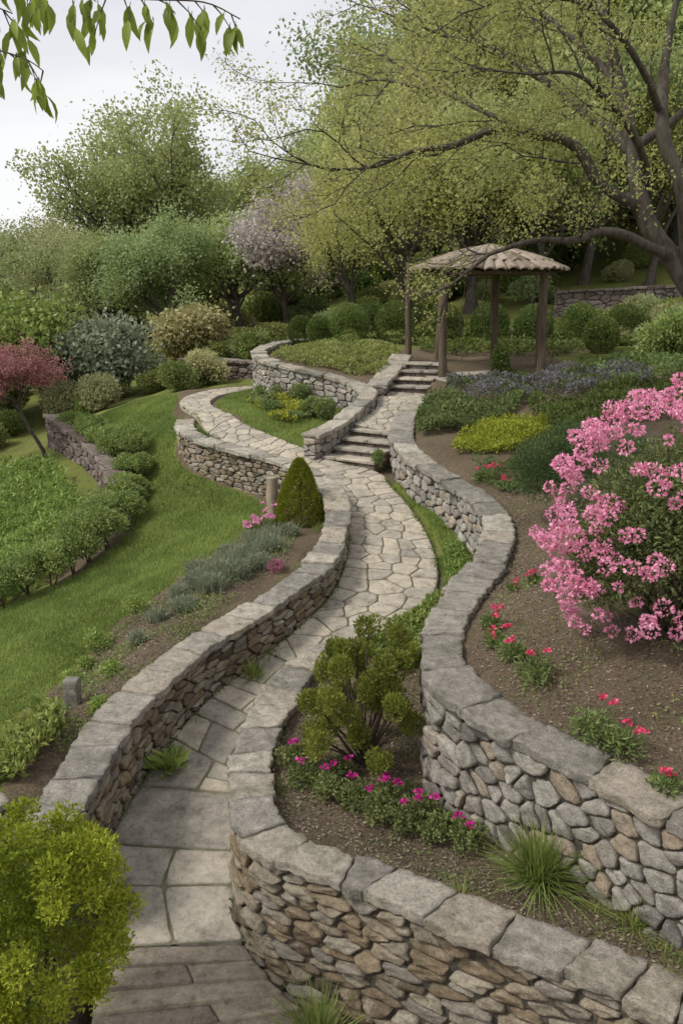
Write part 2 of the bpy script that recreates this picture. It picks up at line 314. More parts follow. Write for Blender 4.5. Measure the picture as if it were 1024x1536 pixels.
def face(acc,cv,side,lat,cap,rh,wr,mat,hmax,bulge=.03,jit=.2,gap=.010,M=18,r=rng,cr=.1):
    asp=(wr[0]+wr[1])/2/rh;S=[];nr=int(hmax/rh)+1
    for i in range(nr):
        s=-r.uniform(0,wr[0]);big=r.uniform(.8,1.25)
        while s<cv.len+wr[0]:
            w=r.uniform(*wr)*big*(1.4 if r.random()<.12 else 1);x_=s+w/2
            if -.03<x_<cv.len+.03:
                yy=(i+.5)*rh+r.normal(0,jit)*rh+.25*rh*math.sin(s*3+i)
                if not(r.random()<.10): S.append((x_/asp,yy))
            s+=w
    S=np.array(S)
    if len(S)<3: return
    x,y,zt=cv.at(S[:,0]*asp,side*(lat+.22));g=ground_z(x,y);vis=(zt-cap-S[:,1]+rh)>g-.06
    Q,ids=voro(S,(0,0),(cv.len/asp,nr*rh),gap,M,cr);k=vis[ids];Q=Q[k];n=len(Q)
    if n==0: return
    c=Q.mean(1,keepdims=True)
    ang=np.arctan2(Q[...,1]-c[...,1],Q[...,0]-c[...,0])[...,None];p_=r.uniform(0,6.28,(n,1,1))
    Q=c+(Q-c)*(1-.03+.03*np.sin(ang*4+p_)+.02*np.sin(ang*9+p_*2)+r.normal(0,.01,(n,M,1)))
    prot=r.uniform(-.6,1.,(n,1))*bulge*.8;dm=bulge*r.uniform(.3,.8,(n,1))
    ph=r.uniform(0,6.28,(n,1,4));tl=r.normal(0,.22,(n,1,2))
    AA=[];BB=[];DD=[]
    for kk,dd in((.97,-2.5),(1.,-.7),(.985,.15),(.94,.7),(.75,.93),(.35,1.)):
        q=c+(Q-c)*kk;s_=q[...,0]*asp;h_=q[...,1];rel=(q-c)/rh
        dp=prot+dm*dd+(dd>0)*(tl[...,0]*rel[...,0]+tl[...,1]*rel[...,1])*bulge*1.6
        if dd>-.8: dp=dp+bulge*.2*np.sin(rel[...,0]*4+ph[...,0])*np.cos(rel[...,1]*5+ph[...,1])+bulge*.14*np.sin(rel[...,0]*9+rel[...,1]*7+ph[...,2])
        x,y,z=cv.at(s_,side*(lat+dp));AA.append(x);BB.append(y);DD.append(z-cap-h_)
    cellmesh(acc,np.stack(AA,1),np.stack(BB,1),np.stack(DD,1),mat,r.random(n))
def caps(acc,cv,th,cap,lr,mat,over=.03,r=rng,n=10):
    s=0;cells=[];js=0.
    while s<cv.len-.05:
        w=r.uniform(*lr)
        if cv.len-(s+w)<lr[0]*.7: w=cv.len-s
        j2=r.uniform(-.05,.05);cells.append((s,min(s+w,cv.len),js,j2));s+=w;js=j2
    C=np.array(cells);W,F=rounded(n,.08,len(C),.018,r);c=C[:,None,:]
    u=W[...,0]*.5+.5;gapm=.005;v=W[...,1]
    s_=(c[...,0]+c[...,2]*v+gapm)*(1-u)+(c[...,1]+c[...,3]*v-gapm)*u+.006*np.sin(v*6+c[...,0]*40)
    ex=r.uniform(-.02,.03,(len(C),1));ex2=r.uniform(-.015,.015,(len(C),1))
    wob=.009*np.sin(s_*23)+.008*np.sin(s_*57+v)
    lat=v*(th/2+over+ex+wob)+ex2
    x,y,z=cv.at(s_,lat)
    tilt=r.uniform(-.012,.012,(len(C),1));dz=r.uniform(-.012,.010,(len(C),1))
    z=z-cap/2+W[...,2]*cap/2*(1+r.uniform(-.12,.15,(len(C),1)))+dz+tilt*v+.005*np.sin(s_*17+v*5)+.003*np.sin(s_*41-v*9)
    emit(acc,np.stack([x,y,z],-1),F,mat,r.random(len(C)))
def core(acc,cv,th,cap,depth,mat):
    n=len(cv.s);h=th/2;ring=[]
    for lat,dz in((-h,-cap*.6),(h,-cap*.6),(h,-depth),(-h,-depth)):
        x,y,z=cv.at(cv.s,lat);ring.append(np.stack([x,y,z+dz],-1))
    V=np.stack(ring,1);i=np.arange(n-1)[:,None]*4
    F=np.concatenate([np.stack([i[:,0]+a_,i[:,0]+(a_+1)%4,i[:,0]+4+(a_+1)%4,i[:,0]+4+a_],-1) for a_ in range(4)])
    F=np.concatenate([F,[[0,3,2,1]],[[4*(n-1),4*(n-1)+1,4*(n-1)+2,4*(n-1)+3]]])
    acc.add(V,F,mat,.5,False)
def wall(name,cen,th=TH,cap=.072,rh=.1,wr=(.12,.3),hmax=1.3,matn=M_tan,sides=(1,-1),lr=(.3,.6),seed=1,capm=None,depth=1.9,**kw):
    r=np.random.default_rng(seed);cv=Curve(cen,.04);acc=Acc()
    core(acc,cv,th-.08,cap,depth,2)
    for s in sides: face(acc,cv,s,th/2-.03,cap,rh,wr,0,hmax,r=r,**kw)
    for s0 in(0,cv.len):
        a=[cv.at(s0,-th/2*.9),cv.at(s0,th/2*.9)]
        if s0==0:a=a[::-1]
        ec=Curve([tuple(map(float,q)) for q in a],.05)
        face(acc,ec,-1,.01,cap,rh,wr,0,hmax,r=r)
    caps(acc,cv,th,cap,lr,1,r=r)
    return acc.build(name,[matn,capm or M_cap,M_mortar])
wall('stone_planter_wall',cenA,rh=.08,wr=(.12,.32),matn=M_tan,hmax=1.5,seed=3,lr=(.22,.52),bulge=.036,jit=.2,gap=.010,cr=.07)
wall('stone_retaining_wall',cenB,rh=.12,wr=(.11,.23),matn=M_grey,hmax=1.1,seed=4,lr=(.36,.8),bulge=.036,jit=.33,gap=.010,cr=.10)
wall('stone_path_wall',cenL,rh=.072,wr=(.10,.24),matn=M_tan,hmax=1.2,seed=5,lr=(.26,.54),bulge=.028,cr=.07)
wall('stone_terrace_wall',cenC,rh=.11,wr=(.13,.26),matn=M_grey,hmax=1.1,seed=6,lr=(.4,.7),bulge=.03)
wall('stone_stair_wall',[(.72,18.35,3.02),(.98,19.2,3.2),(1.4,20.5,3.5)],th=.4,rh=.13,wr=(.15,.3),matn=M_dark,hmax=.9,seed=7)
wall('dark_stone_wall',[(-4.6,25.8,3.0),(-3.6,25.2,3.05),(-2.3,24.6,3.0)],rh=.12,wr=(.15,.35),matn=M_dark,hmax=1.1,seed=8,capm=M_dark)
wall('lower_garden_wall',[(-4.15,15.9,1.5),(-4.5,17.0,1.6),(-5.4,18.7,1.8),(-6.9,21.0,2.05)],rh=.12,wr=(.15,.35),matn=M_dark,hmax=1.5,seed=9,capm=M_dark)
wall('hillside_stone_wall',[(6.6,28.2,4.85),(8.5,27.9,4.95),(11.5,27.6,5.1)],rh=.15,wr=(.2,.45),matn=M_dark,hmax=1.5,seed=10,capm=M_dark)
wall('stone_garden_wall',[(-3.6,6.55,1.1),(-3.1,6.3,1.1),(-2.68,6.05,1.08)],rh=.1,matn=M_grey,hmax=.8,seed=12)

# ------------------------------------------------------------ path
def crazy_path(acc,Lp,Rp,zf,far_sp,seed,planks=False):
    r=np.random.default_rng(seed)
    def dense(P):
        P=np.array(P,float);tt=np.linspace(0,len(P)-1,(len(P)-1)*16+1)
        Q=np.vstack([2*P[0]-P[1],P,2*P[-1]-P[-2]])
        i=np.minimum(tt.astype(int),len(P)-2);f=(tt-i)[:,None];a_,b_,c_,d_=Q[i],Q[i+1],Q[i+2],Q[i+3]
        return .5*((2*b_)+(-a_+c_)*f+(2*a_-5*b_+4*c_-d_)*f**2+(-a_+3*b_-3*c_+d_)*f**3)
    A=dense(Lp);B=dense(Rp);Mi=(A+B)/2
    d=np.concatenate([[0],np.cumsum(np.linalg.norm(np.diff(Mi,axis=0),axis=1))]);ln=d[-1]
    def pos(s,w):
        a=[np.interp(s,d,A[:,i]) for i in(0,1)];b=[np.interp(s,d,B[:,i]) for i in(0,1)]
        return a[0]*(1-w)+b[0]*w,a[1]*(1-w)+b[1]*w
    Wm=1.15;s0=0.;s1=0.
    if planks:
        st=np.arange(0,ln,.02);my=pos(st,.5)[1]
        s0=float(st[np.argmax(my>5.72)]);s1=float(st[np.argmax(my>9.3)])
    def slabs(Q,zfun,mat,tint,amp=.01):
        n=len(Q);c=Q.mean(1,keepdims=True)
        ang=np.arctan2(Q[...,1]-c[...,1],Q[...,0]-c[...,0])[...,None];ph=r.uniform(0,6.28,(n,1,1))
        Q=c+(Q-c)*(1-amp+amp*np.sin(ang*5+ph)+.8*amp*np.sin(ang*11+ph*2)+r.normal(0,.35*amp,(n,Q.shape[1],1)))
        dz=r.uniform(-.004,.004,(n,1));tl=r.normal(0,.010,(n,1,2));AA=[];BB=[];DD=[]
        for kk,dd in((1.,-.07),(1.,-.010),(.982,-.002),(.9,.001),(.6,.002),(.3,.002)):
            q=c+(Q-c)*kk;x,y=pos(np.clip(q[...,0],0,ln),np.clip(q[...,1]/Wm,0,1))
            AA.append(x);BB.append(y);DD.append(zfun(q[...,0],y)+dd+dz+tl[...,0]*(q[...,0]-c[...,0])+tl[...,1]*(q[...,1]-c[...,1])+.002*np.sin(x*14+y*9))
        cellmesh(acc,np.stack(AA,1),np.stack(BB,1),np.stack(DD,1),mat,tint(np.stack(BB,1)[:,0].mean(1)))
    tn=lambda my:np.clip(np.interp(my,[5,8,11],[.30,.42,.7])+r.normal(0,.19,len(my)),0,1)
    # bedding strip of sand and moss
    ss=np.arange(s0,ln,.08);ww=np.linspace(0,1,9);Sg,Wd=np.meshgrid(ss,ww,indexing='ij');x,y=pos(Sg,Wd)
    V=np.stack([x,y,zf(y)-.013],-1);i=np.arange(Sg.size).reshape(Sg.shape)
    acc.add(V,np.stack([i[:-1,:-1],i[:-1,1:],i[1:,1:],i[1:,:-1]],-1).reshape(-1,4),1,.5)
    if planks:
        # shallow worn steps leading down towards the viewer
        e=s0;k=0;ys0=float(pos(s0,.5)[1])
        while e>.5:
            w=.17;lo=e-w;hi=e+.03;rows=[]
            cuts=[0,r.uniform(.35,.65),1] if k%2 else [0,1]
            for a_,b_ in zip(cuts[:-1],cuts[1:]):
                rows.append(resamp([(lo+.004,a_*Wm+.004),(hi-.004,a_*Wm+.004),(hi-.004,b_*Wm-.004),(lo+.004,b_*Wm-.004)],44,.02))
            zk=float(hp(ys0))-.035*(min(k,7)+1)
            slabs(np.array(rows),lambda q,y,zk=zk:zk+0*y,2,lambda my:r.random(len(my)),.002)
            e-=w;k+=1
        # large squarish slabs
        s=s0;tl_,tr_=0.,0.;cells=[];row=0
        while s<s1-.2:
            rl=r.uniform(.36,.56);
            if s1-(s+rl)<.25: rl=s1-s;nl=nr_=0.
            else: nl,nr_=r.uniform(-.22,.22)*rl,r.uniform(-.22,.22)*rl
            k=[2,2,1,2,3,2,2][row%7];row+=1
            cu=[0]+[(j+r.uniform(-.2,.2))/k for j in range(1,k)]+[1];cb=[c if c in(0,1) else c+r.uniform(-.07,.07) for c in cu]
            lo=lambda c:s+tl_*(1-c)+tr_*c
            hi=lambda c:s+rl+nl*(1-c)+nr_*c
            g=.009
            for j in range(k):
                c0,c1,d0,d1=cu[j],cu[j+1],cb[j],cb[j+1]
                sub=[(0,1)] if r.random()>.2 or k==3 else [(0,.5+r.uniform(-.1,.1)),None]
                if sub[-1] is None: sub[-1]=(sub[0][1],1)
                for q0,q1 in sub:
                    P_=lambda c,dd_,q:(lo(c)*(1-q)+hi(dd_)*q,(c*(1-q)+dd_*q)*Wm)
                    a1,a2,a3,a4=P_(c0,d0,q0),P_(c1,d1,q0),P_(c1,d1,q1),P_(c0,d0,q1)
                    cells.append(resamp([(a1[0]+g,a1[1]+g),(a2[0]+g,a2[1]-g),(a3[0]-g,a3[1]-g),(a4[0]-g,a4[1]+g)],44,.035))
            s+=rl;tl_,tr_=nl,nr_
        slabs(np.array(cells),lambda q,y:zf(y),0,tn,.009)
    S=[];s=s1+.1
    while s<ln:
        x0,y0=pos(s,0);x1,y1=pos(s,1);wd=math.hypot(x1-x0,y1-y0)
        t=np.clip((y0-9)/3.,0,1) if planks else 1.
        sp=.42*(1-t)+far_sp*t;k=max(2,int(round(wd/sp*r.uniform(.8,1.25))))
        for j in range(k): S.append((s+r.normal(0,.17)*sp,((j+.5)/k+r.uniform(-.16,.16)/k)*Wm))
        s+=sp*r.uniform(.62,.92)
    Q,ids=voro(np.array(S),(s1,0),(ln,Wm),.016,28,cr=.05,nn=20)
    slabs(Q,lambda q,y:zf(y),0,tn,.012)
a=Acc();crazy_path(a,PL,PR,hp,.31,24,True);a.build('flagstone_path',[M_flag,M_joint,M_step])
UL=[(.22,16.28),(.5,16.9),(.68,17.5),(.72,18.2),(.9,18.8)];UR=[(1.02,15.75),(1.1,16.3),(1.25,17.0),(1.5,17.75),(1.85,18.6)]
zu=lambda y:np.interp(y,[15.8,18.75],[2.46,2.85])
a=Acc();crazy_path(a,UL,UR,zu,.3,22);a.build('flagstone_path',[M_flag,M_joint])
def stairs(name,x,y,z,dx,dy,width,nst,rise,run,seed):
    r=np.random.default_rng(seed);d=np.array([dx,dy])/math.hypot(dx,dy);rt=np.array([d[1],-d[0]])
    acc=Acc()
    for i in range(nst):
        parts=[(i*run-.03,i*run+run+.12,(i+1)*rise-.05,(i+1)*rise,width/2+.03,1),(i*run+.015,i*run+run+.2,-.3,(i+1)*rise-.05,width/2,0)]
        for a0,a1,z0,z1,hw,cap_ in parts:
            ns=2 if cap_ else 4;cuts=np.sort(np.concatenate([[-1,1],r.uniform(-.6,.6,ns-1)]))
            for j in range(ns):
                W,F=rounded(8,.15,1,.02,r);W=W[0]
                u=(W[:,1]*.5+.5);lat=(cuts[j]*(1-u)+cuts[j+1]*u)*hw-W[:,1]*.004
                al=a0+(W[:,0]*.5+.5)*(a1-a0);zz=z+z0+(W[:,2]*.5+.5)*(z1-z0)
                p=np.array([x,y])+d*al[:,None]-rt*lat[:,None]
                emit(acc,np.stack([p[:,0],p[:,1],zz],-1)[None],F,1 if cap_ else 0,r.random(1))
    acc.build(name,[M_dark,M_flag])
stairs('stone_stairs',.12,15.05,1.99,.55,.84,1.02,4,.12,.30,31)
stairs('stone_stairs',1.33,18.62,2.84,.33,.94,.98,4,.13,.36,32)

# ------------------------------------------------------------ vegetation tools
def leafgeo(acc,C,D,size,mat=0,tint=None,asp=.5,fold=.12,r=rng):
    n=len(C);D=nrm(D);S=nrm(np.cross(D,r.normal(size=(n,3))));Nn=np.cross(D,S)
    sz=np.broadcast_to(np.asarray(size,float),(n,))[:,None]*r.uniform(.7,1.3,(n,1))
    mid=C+D*sz*.45+Nn*sz*fold
    V=np.stack([C,mid+S*sz*asp/2,C+D*sz,mid-S*sz*asp/2],1)
    F=np.arange(n*4).reshape(n,4)
    t=r.random(n) if tint is None else np.clip(tint,0,1)
    acc.add(V,F,mat,np.repeat(t,4),False)
def tube(acc,P,R,k=6,mat=0,tint=.5):
    P=np.asarray(P,float);R=np.asarray(R,float);T=nrm(np.gradient(P,axis=0))
    up=np.array([.31,.17,.93]);A=nrm(np.cross(T,up));B=np.cross(T,A)
    th=np.linspace(0,2*math.pi,k,endpoint=False)
    V=P[:,None]+R[:,None,None]*(np.cos(th)[None,:,None]*A[:,None]+np.sin(th)[None,:,None]*B[:,None])
    n=len(P);i=np.arange(n*k).reshape(n,k);j=np.roll(i,-1,1)
    acc.add(V,np.stack([i[:-1],j[:-1],j[1:],i[1:]],-1).reshape(-1,4),mat,tint)
def sph(n,r=rng): return nrm(r.normal(size=(n,3)))
def shrub(acc,c,R,n,size,lobes=9,lr=.5,r=rng,mat=0,asp=.5,upb=.2,jit=.7,shell=.25,bias=0.,core_=.72):
    c=np.array(c,float);R=np.array(R,float)
    d=sph(lobes,r);d[:,2]=np.abs(d[:,2])*1.0-.25;lc=d*r.uniform(.35,.66,(lobes,1));lc=np.vstack([[0,0,0],lc]);lrr=np.concatenate([[core_],r.uniform(lr*.7,lr*1.15,lobes)])
    w=lrr**2;w/=w.sum();li=r.choice(lobes+1,n,p=w);d=sph(n,r);rad=1-np.abs(r.normal(0,shell,n))*.8
    p=lc[li]+d*(lrr[li]*np.clip(rad,.2,1.1))[:,None]
    keep=p[:,2]>-.98;p=p[keep];d=d[keep]
    D=d+r.normal(size=d.shape)*jit+np.array([0,0,upb])
    lt=r.uniform(-.18,.18,lobes+1)[li][keep]
    t=.5+lt+r.normal(0,.2,len(p))+bias
    leafgeo(acc,c+p*R,D,size,mat,t,asp,r=r)
def stems(acc,base,tips,r0,mat=1,r=rng,k=5):
    for t in tips:
        b=np.array(base,float)+np.append(r.normal(0,.02,2),0);t=np.array(t,float)
        s=np.linspace(0,1,6)[:,None];m=(b+t)/2+np.append((b-t)[:2]*.15,0)+r.normal(0,.03,3)
        P=(1-s)**2*b+2*s*(1-s)*m+s*s*t
        tube(acc,P,np.linspace(r0,r0*.35,6),k,mat)
def blades(acc,c,n,length,spread,wid,r=rng,mat=0,droop=.6,rad=.05):
    c=np.array(c,float)
    az=r.uniform(0,6.28,n);tilt=np.abs(r.normal(0,spread,n));ln=length*r.uniform(.55,1.15,n)
    d=np.stack([np.cos(az),np.sin(az)],1);b=c[None,:2]+d*r.uniform(0,rad,(n,1))+r.normal(0,rad*.4,(n,2))
    sd=np.stack([-d[:,1],d[:,0]],1);pts=[]
    for t in(0,.35,.7,1.):
        out=ln*(np.sin(tilt)*t+droop*np.sin(tilt+.25)*t*t*.5);up=ln*(np.cos(tilt)*t-droop*t**2.4*.5*np.sin(tilt+.3))
        w=wid*(1-t*.95)*.5
        p=np.concatenate([b+d*out[:,None],(c[2]+up)[:,None]],1);q=np.concatenate([sd*w,np.zeros((n,1))],1)
        pts+= [p-q,p+q]
    V=np.stack(pts,1);i=(np.arange(n)*8)[:,None]
    F=np.concatenate([i+np.array([[a_,a_+1,a_+3,a_+2]]) for a_ in (0,2,4)])
    acc.add(V,F,mat,np.repeat(np.clip(r.normal(.5,.25,n),0,1),8),False)
def polysample(poly,n,r=rng):
    P=np.array(poly);lo=P.min(0);hi=P.max(0);out=np.zeros((0,2))
    while len(out)<n:
        q=r.uniform(lo,hi,(n*2,2));out=np.vstack([out,q[inpoly(q[:,0],q[:,1],poly)]])
    return out[:n]
def cover(acc,poly,n,size,h,mat=0,r=rng,asp=.5,f=3.,bias=0.,up=.6,patch=None):
    q=polysample(poly,n,r)
    ph=r.uniform(0,6.28,4)
    mound=.5+.25*np.sin(q[:,0]*f*1.7+ph[0]+np.sin(q[:,1]*f))+.25*np.sin(q[:,1]*f*1.9+ph[1]+1.3*np.sin(q[:,0]*f*1.3+ph[2]))
    if patch is not None:
        k=mound+r.normal(0,.08,n)>patch;q=q[k];mound=mound[k];n=len(q)
    z=ground_z(q[:,0],q[:,1]);hh=h*(mound*.8+.2)*np.sqrt(r.uniform(.15,1,n))
    D=r.normal(size=(n,3))*.8;D[:,2]+=up
    leafgeo(acc,np.column_stack([q,z+hh]),D,size,mat,.35+.3*mound+r.normal(0,.17,n)+bias,asp,r=r)
def flower(acc,c,rad,npet,psize,mat,r=rng,dome=.5):
    d=sph(npet,r);d[:,2]=np.abs(d[:,2])*dome+.05
    C=np.array(c)+d*rad*r.uniform(.5,1,(npet,1))*.6
    leafgeo(acc,C,d+r.normal(0,.35,d.shape),psize,mat,None,.85,.05,r)

LM=dict(
 box=leafmat('boxwood_leaf',(.12,.18,.015),(.44,.48,.05)),
 topi=leafmat('arborvitae_leaf',(.13,.20,.02),(.40,.46,.05)),
 hedge=leafmat('hedge_leaf',(.12,.155,.04),(.36,.41,.13)),
 dhedge=leafmat('dark_hedge_leaf',(.05,.08,.02),(.20,.26,.06)),
 holly=leafmat('shrub_leaf',(.09,.14,.025),(.36,.42,.08)),
 rhodo=leafmat('rhododendron_leaf',(.07,.095,.035),(.27,.32,.12)),
 conif=leafmat('conifer_needle',(.035,.06,.022),(.15,.20,.07)),
 lav=leafmat('lavender_leaf',(.11,.13,.08),(.33,.37,.25)),
 ger=leafmat('bedding_leaf',(.08,.115,.035),(.28,.35,.12)),
 grass=leafmat('grass_blade',(.13,.17,.04),(.34,.40,.11)),
 tuft=leafmat('ornamental_grass_blade',(.09,.14,.03),(.35,.44,.12)),
 bright=leafmat('bright_leaf',(.13,.19,.04),(.40,.47,.13)),
 yel=leafmat('golden_leaf',(.20,.21,.02),(.50,.48,.06)),
 purp=leafmat('grey_purple_leaf',(.08,.085,.075),(.23,.22,.225)),
 red=leafmat('red_maple_leaf',(.26,.11,.12),(.54,.25,.28)),
 pinkt=leafmat('pale_blossom_leaf',(.40,.36,.33),(.70,.63,.59)),
 spring=leafmat('spring_leaf',(.25,.28,.08),(.58,.60,.22),.5),
 f1=leafmat('forest_leaf_light',(.23,.28,.10),(.54,.59,.25),.5,objvar=.18),  # slightly desaturated: distance haze is put into the leaf colour
 f2=leafmat('forest_leaf_mid',(.18,.24,.10),(.45,.52,.23),.45,objvar=.2),  # colour greyed a little to paint in haze, as with the light leaf
 f3=leafmat('forest_leaf_olive',(.25,.26,.12),(.55,.55,.28),.45),
 mag=leafmat('magenta_petal',(.50,.01,.16),(.80,.05,.34),.3),
 pink=leafmat('pink_petal',(.62,.18,.35),(.90,.48,.62),.35),
 rose=leafmat('rose_petal',(.60,.03,.12),(.88,.14,.28),.3),
 gshrub=leafmat('grey_green_leaf',(.16,.19,.12),(.42,.46,.31)),
 orange=leafmat('tan_green_leaf',(.26,.25,.10),(.52,.50,.23)),
 hang=leafmat('hanging_leaf',(.17,.24,.03),(.36,.46,.09),.55))

# ---- trees
def grow(acc,p,d,L,r0,lev,cfg,tips,r):
    n=5;P=[p.copy()];dd=d.copy()
    for i in range(n):
        dd=nrm(dd+r.normal(0,cfg['wob'],3)+np.array([0,0,cfg['lift']*(1 if lev>0 else .3)]));P.append(P[-1]+dd*L/n)
    P=np.array(P);R=np.linspace(r0,r0*(.62 if lev==cfg['lev'] else .45),n+1)
    if lev==cfg['lev']: R[0]*=1.35
    tube(acc,P,R,7 if lev==cfg['lev'] else (5 if lev>1 else 4),0)
    if lev==0:
        tips.append(P[3]);tips.append(P[-1]);return
    nb=cfg['nb'][cfg['lev']-lev]
    for i in range(nb):
        t=1-(i/nb)*(cfg['span'] if lev<cfg['lev'] else cfg['tspan']) ;j=t*n;a_=int(min(j,n-1));q=P[a_]+(P[a_+1]-P[a_])*(j-a_)
        ax=nrm(P[min(a_+1,n)]-P[a_]);pr=nrm(np.cross(ax,r.normal(size=3)))
        if lev==cfg['lev']:
            az=i*2.399+r.uniform(-.4,.4);pr=np.array([math.cos(az),math.sin(az),0])
        an=cfg['ang']*r.uniform(.6,1.25)
        nd=nrm(ax*math.cos(an)+pr*math.sin(an))
        grow(acc,q,nd,L*cfg['ratio'][cfg['lev']-lev]*r.uniform(.75,1.2),R[a_]*.6,lev-1,cfg,tips,r)
def tree_mesh(name,h,seed,leaf,nb=(7,5,4),ang=.75,lf=45,ls=.2,sig=.055,tr=.3,ratio=(1.1,.62,.55),r0=None,bark=None,span=.75,tspan=.5,lift=.06,wob=.12,base=(0,0,0)):
    r=np.random.default_rng(seed);acc=Acc();tips=[]
    cfg=dict(lev=3,nb=nb,ang=ang,ratio=ratio,span=span,tspan=tspan,lift=lift,wob=wob)
    grow(acc,np.array(base,float),np.array([r.normal(0,.05),r.normal(0,.05),1.]),h*tr,r0 or h*.02,3,cfg,tips,r)
    T=np.array(tips);n=len(T)*lf
    ct=np.repeat(r.uniform(-.15,.15,len(T)),lf)
    off=r.normal(0,1,(n,3))*h*sig*np.array([1,1,.65]);C=np.repeat(T,lf,0)+off
    D=r.normal(size=(n,3));D[:,2]-=.15
    leafgeo(acc,C,D,ls,1,.5+ct+r.normal(0,.2,n),.65,.1,r)
    k=h/np.percentile(C[:,2],99.7)
    acc.V=[v*k for v in acc.V]
    return acc.mesh(name,[bark or M_bark,leaf])
def put(name,me,x,y,s=1,rz=0,parent=None,z=None,sz=None):
    o=bpy.data.objects.new(name,me);o.location=(x,y,(gz(x,y) if z is None else z)-.1);o.scale=(s,s,sz or s);o.rotation_euler=(0,0,rz)
    return link(o,parent)
protos=[tree_mesh('deciduous_a',10,101,LM['f1'],ls=.16,lf=75,sig=.042),
        tree_mesh('deciduous_b',10,102,LM['f2'],ls=.16,ang=.6,lf=75,sig=.045),
        tree_mesh('deciduous_c',10,103,LM['f3'],ls=.14,ang=.7,lf=42,sig=.04),
        tree_mesh('deciduous_d',10,104,LM['f1'],nb=(8,5,4),ls=.16,ang=.85,lf=66,sig=.045,tr=.22),
        tree_mesh('deciduous_e',10,105,LM['spring'],ls=.12,ang=.7,lf=36,sig=.04)]
bt=empty('background_trees');r=np.random.default_rng(5)
def T(i,x,y,s):
    # natural skyline: lower wood in the valley, rising up the hillside
    b=x/y;cap=np.interp(b,[-.45,-.2,-.13,-.09,-.03,.03,.08],[.085,.085,.08,.125,.15,.20,.5])
    h=(5+cap*y-gz(x,y))*r.uniform(.82,1.02)
    put('deciduous_tree',protos[i],x,y,max(min(s,h/10),.35),r.uniform(0,6.28),bt)
for y,n,x0,x1,s0 in((34,6,-17,-4,.55),(43,9,-24,1,.8),(54,10,-32,4,1.),(68,9,-40,8,1.4)):
    for i in range(n):
        x=x0+(x1-x0)*(i+r.uniform(-.3,.3))/(n-1)
        T(r.choice([0,1,3,1,2],p=[.3,.3,.2,.1,.1]),x,y+r.uniform(-3,3),s0*r.uniform(.85,1.15))
for y,n,x0,x1,s0 in((31,4,5,13,.72),(36,6,2.5,18,.95),(44,7,1,24,1.1),(56,7,2,32,1.4)):
    for i in range(n):
        x=x0+(x1-x0)*(i+r.uniform(-.3,.3))/(n-1)
        T(r.choice([0,1,2,4,3],p=[.2,.05,.25,.4,.1]),x,y+r.uniform(-2,2),s0*r.uniform(.85,1.15))
for x,y,s in((.6,30,.55),(2.3,29.5,.68),(4.4,30,.7),(6.2,29.8,.72)): put('deciduous_tree',protos[4],x,y,s,r.uniform(0,6),bt)
put('shade_tree',tree_mesh('shade_tree',11.5,207,LM['f1'],nb=(11,6,4),ang=.7,ls=.13,lf=60,sig=.03,tr=.30,ratio=(.9,.6,.5)),-10.4,43,1,.4)
put('pale_blossom_tree',tree_mesh('pale_blossom_tree',5.9,208,LM['pinkt'],ls=.11,lf=55,sig=.045,ratio=(.95,.6,.5)),-1.9,34,1.,1)
put('japanese_maple_tree',tree_mesh('japanese_maple_tree',2.9,209,LM['red'],nb=(8,5,4),ang=.75,ls=.055,lf=34,sig=.036,tr=.5,ratio=(.62,.6,.5),lift=.02,r0=.05,tspan=.2),-6.75,20.0,.9,0,sz=1.0)
put('grey_green_shrub_tree',tree_mesh('grey_green_shrub_tree',2.5,210,LM['gshrub'],nb=(9,5,4),ls=.08,lf=55,sig=.06,tr=.18,ang=.7),-7.1,26,1,0)
put('tan_green_shrub_tree',tree_mesh('tan_green_shrub_tree',2.1,211,LM['orange'],nb=(8,5,4),ls=.07,lf=28,sig=.05,tr=.15,ang=.6),-4.6,29,1,0)
put('young_green_tree',tree_mesh('young_green_tree',4.2,212,LM['bright'],ls=.09,lf=70,sig=.055,tr=.2),-9.6,24,1,0)

# big arching tree on the right
acc=Acc();tips=[];r=np.random.default_rng(77)
limbs=[([(5.5,12.0,2.9),(5.4,12.1,3.6),(5.1,12.2,4.4),(4.54,12.4,5.25),(4.09,12.6,5.95),(3.9,12.8,6.74),(3.73,13.05,7.6),(3.55,13.2,8.4),(3.3,13.3,9.4)],.21,.06),
 ([(4.54,12.4,5.25),(4.1,12.3,5.5),(3.67,12.2,5.66),(2.9,11.9,5.59),(2.17,11.7,5.49)],.085,.03),
 ([(4.09,12.6,5.95),(3.44,12.5,6.32),(3.03,12.4,6.77),(2.21,12.2,6.94),(1.43,12.1,6.76),(.75,12.1,6.6),(-.1,12.1,6.4)],.09,.015),
 ([(3.9,12.8,6.74),(3.37,13.2,7.3),(2.7,13.6,7.9),(1.78,13.9,8.4),(1.05,14,8.6)],.08,.015),
 ([(3.73,13.05,7.6),(3.1,13.5,8.4),(2.5,13.8,8.9),(1.8,14,9.6)],.065,.015),
 ([(4.7,12.3,5.05),(4.45,12.2,6.1),(4.15,12.4,6.95),(4.3,12.8,7.9),(4.5,13,9)],.14,.04),
 ([(3.9,12.8,6.74),(4.6,13,7.3),(5.4,13,7.8)],.07,.02),
 ([(2.21,12.2,6.94),(1.6,12.8,7.4),(.8,13.2,7.7),(.0,13.4,7.7)],.04,.010),
 ([(4.1,12.6,6.3),(3.6,11.9,6.9),(2.9,11.3,7.3),(2.1,10.9,7.35)],.06,.012),
 ([(4.1,12.4,7.2),(3.4,11.8,7.9),(2.7,11.4,8.2),(1.9,11.2,8.2)],.05,.012)]
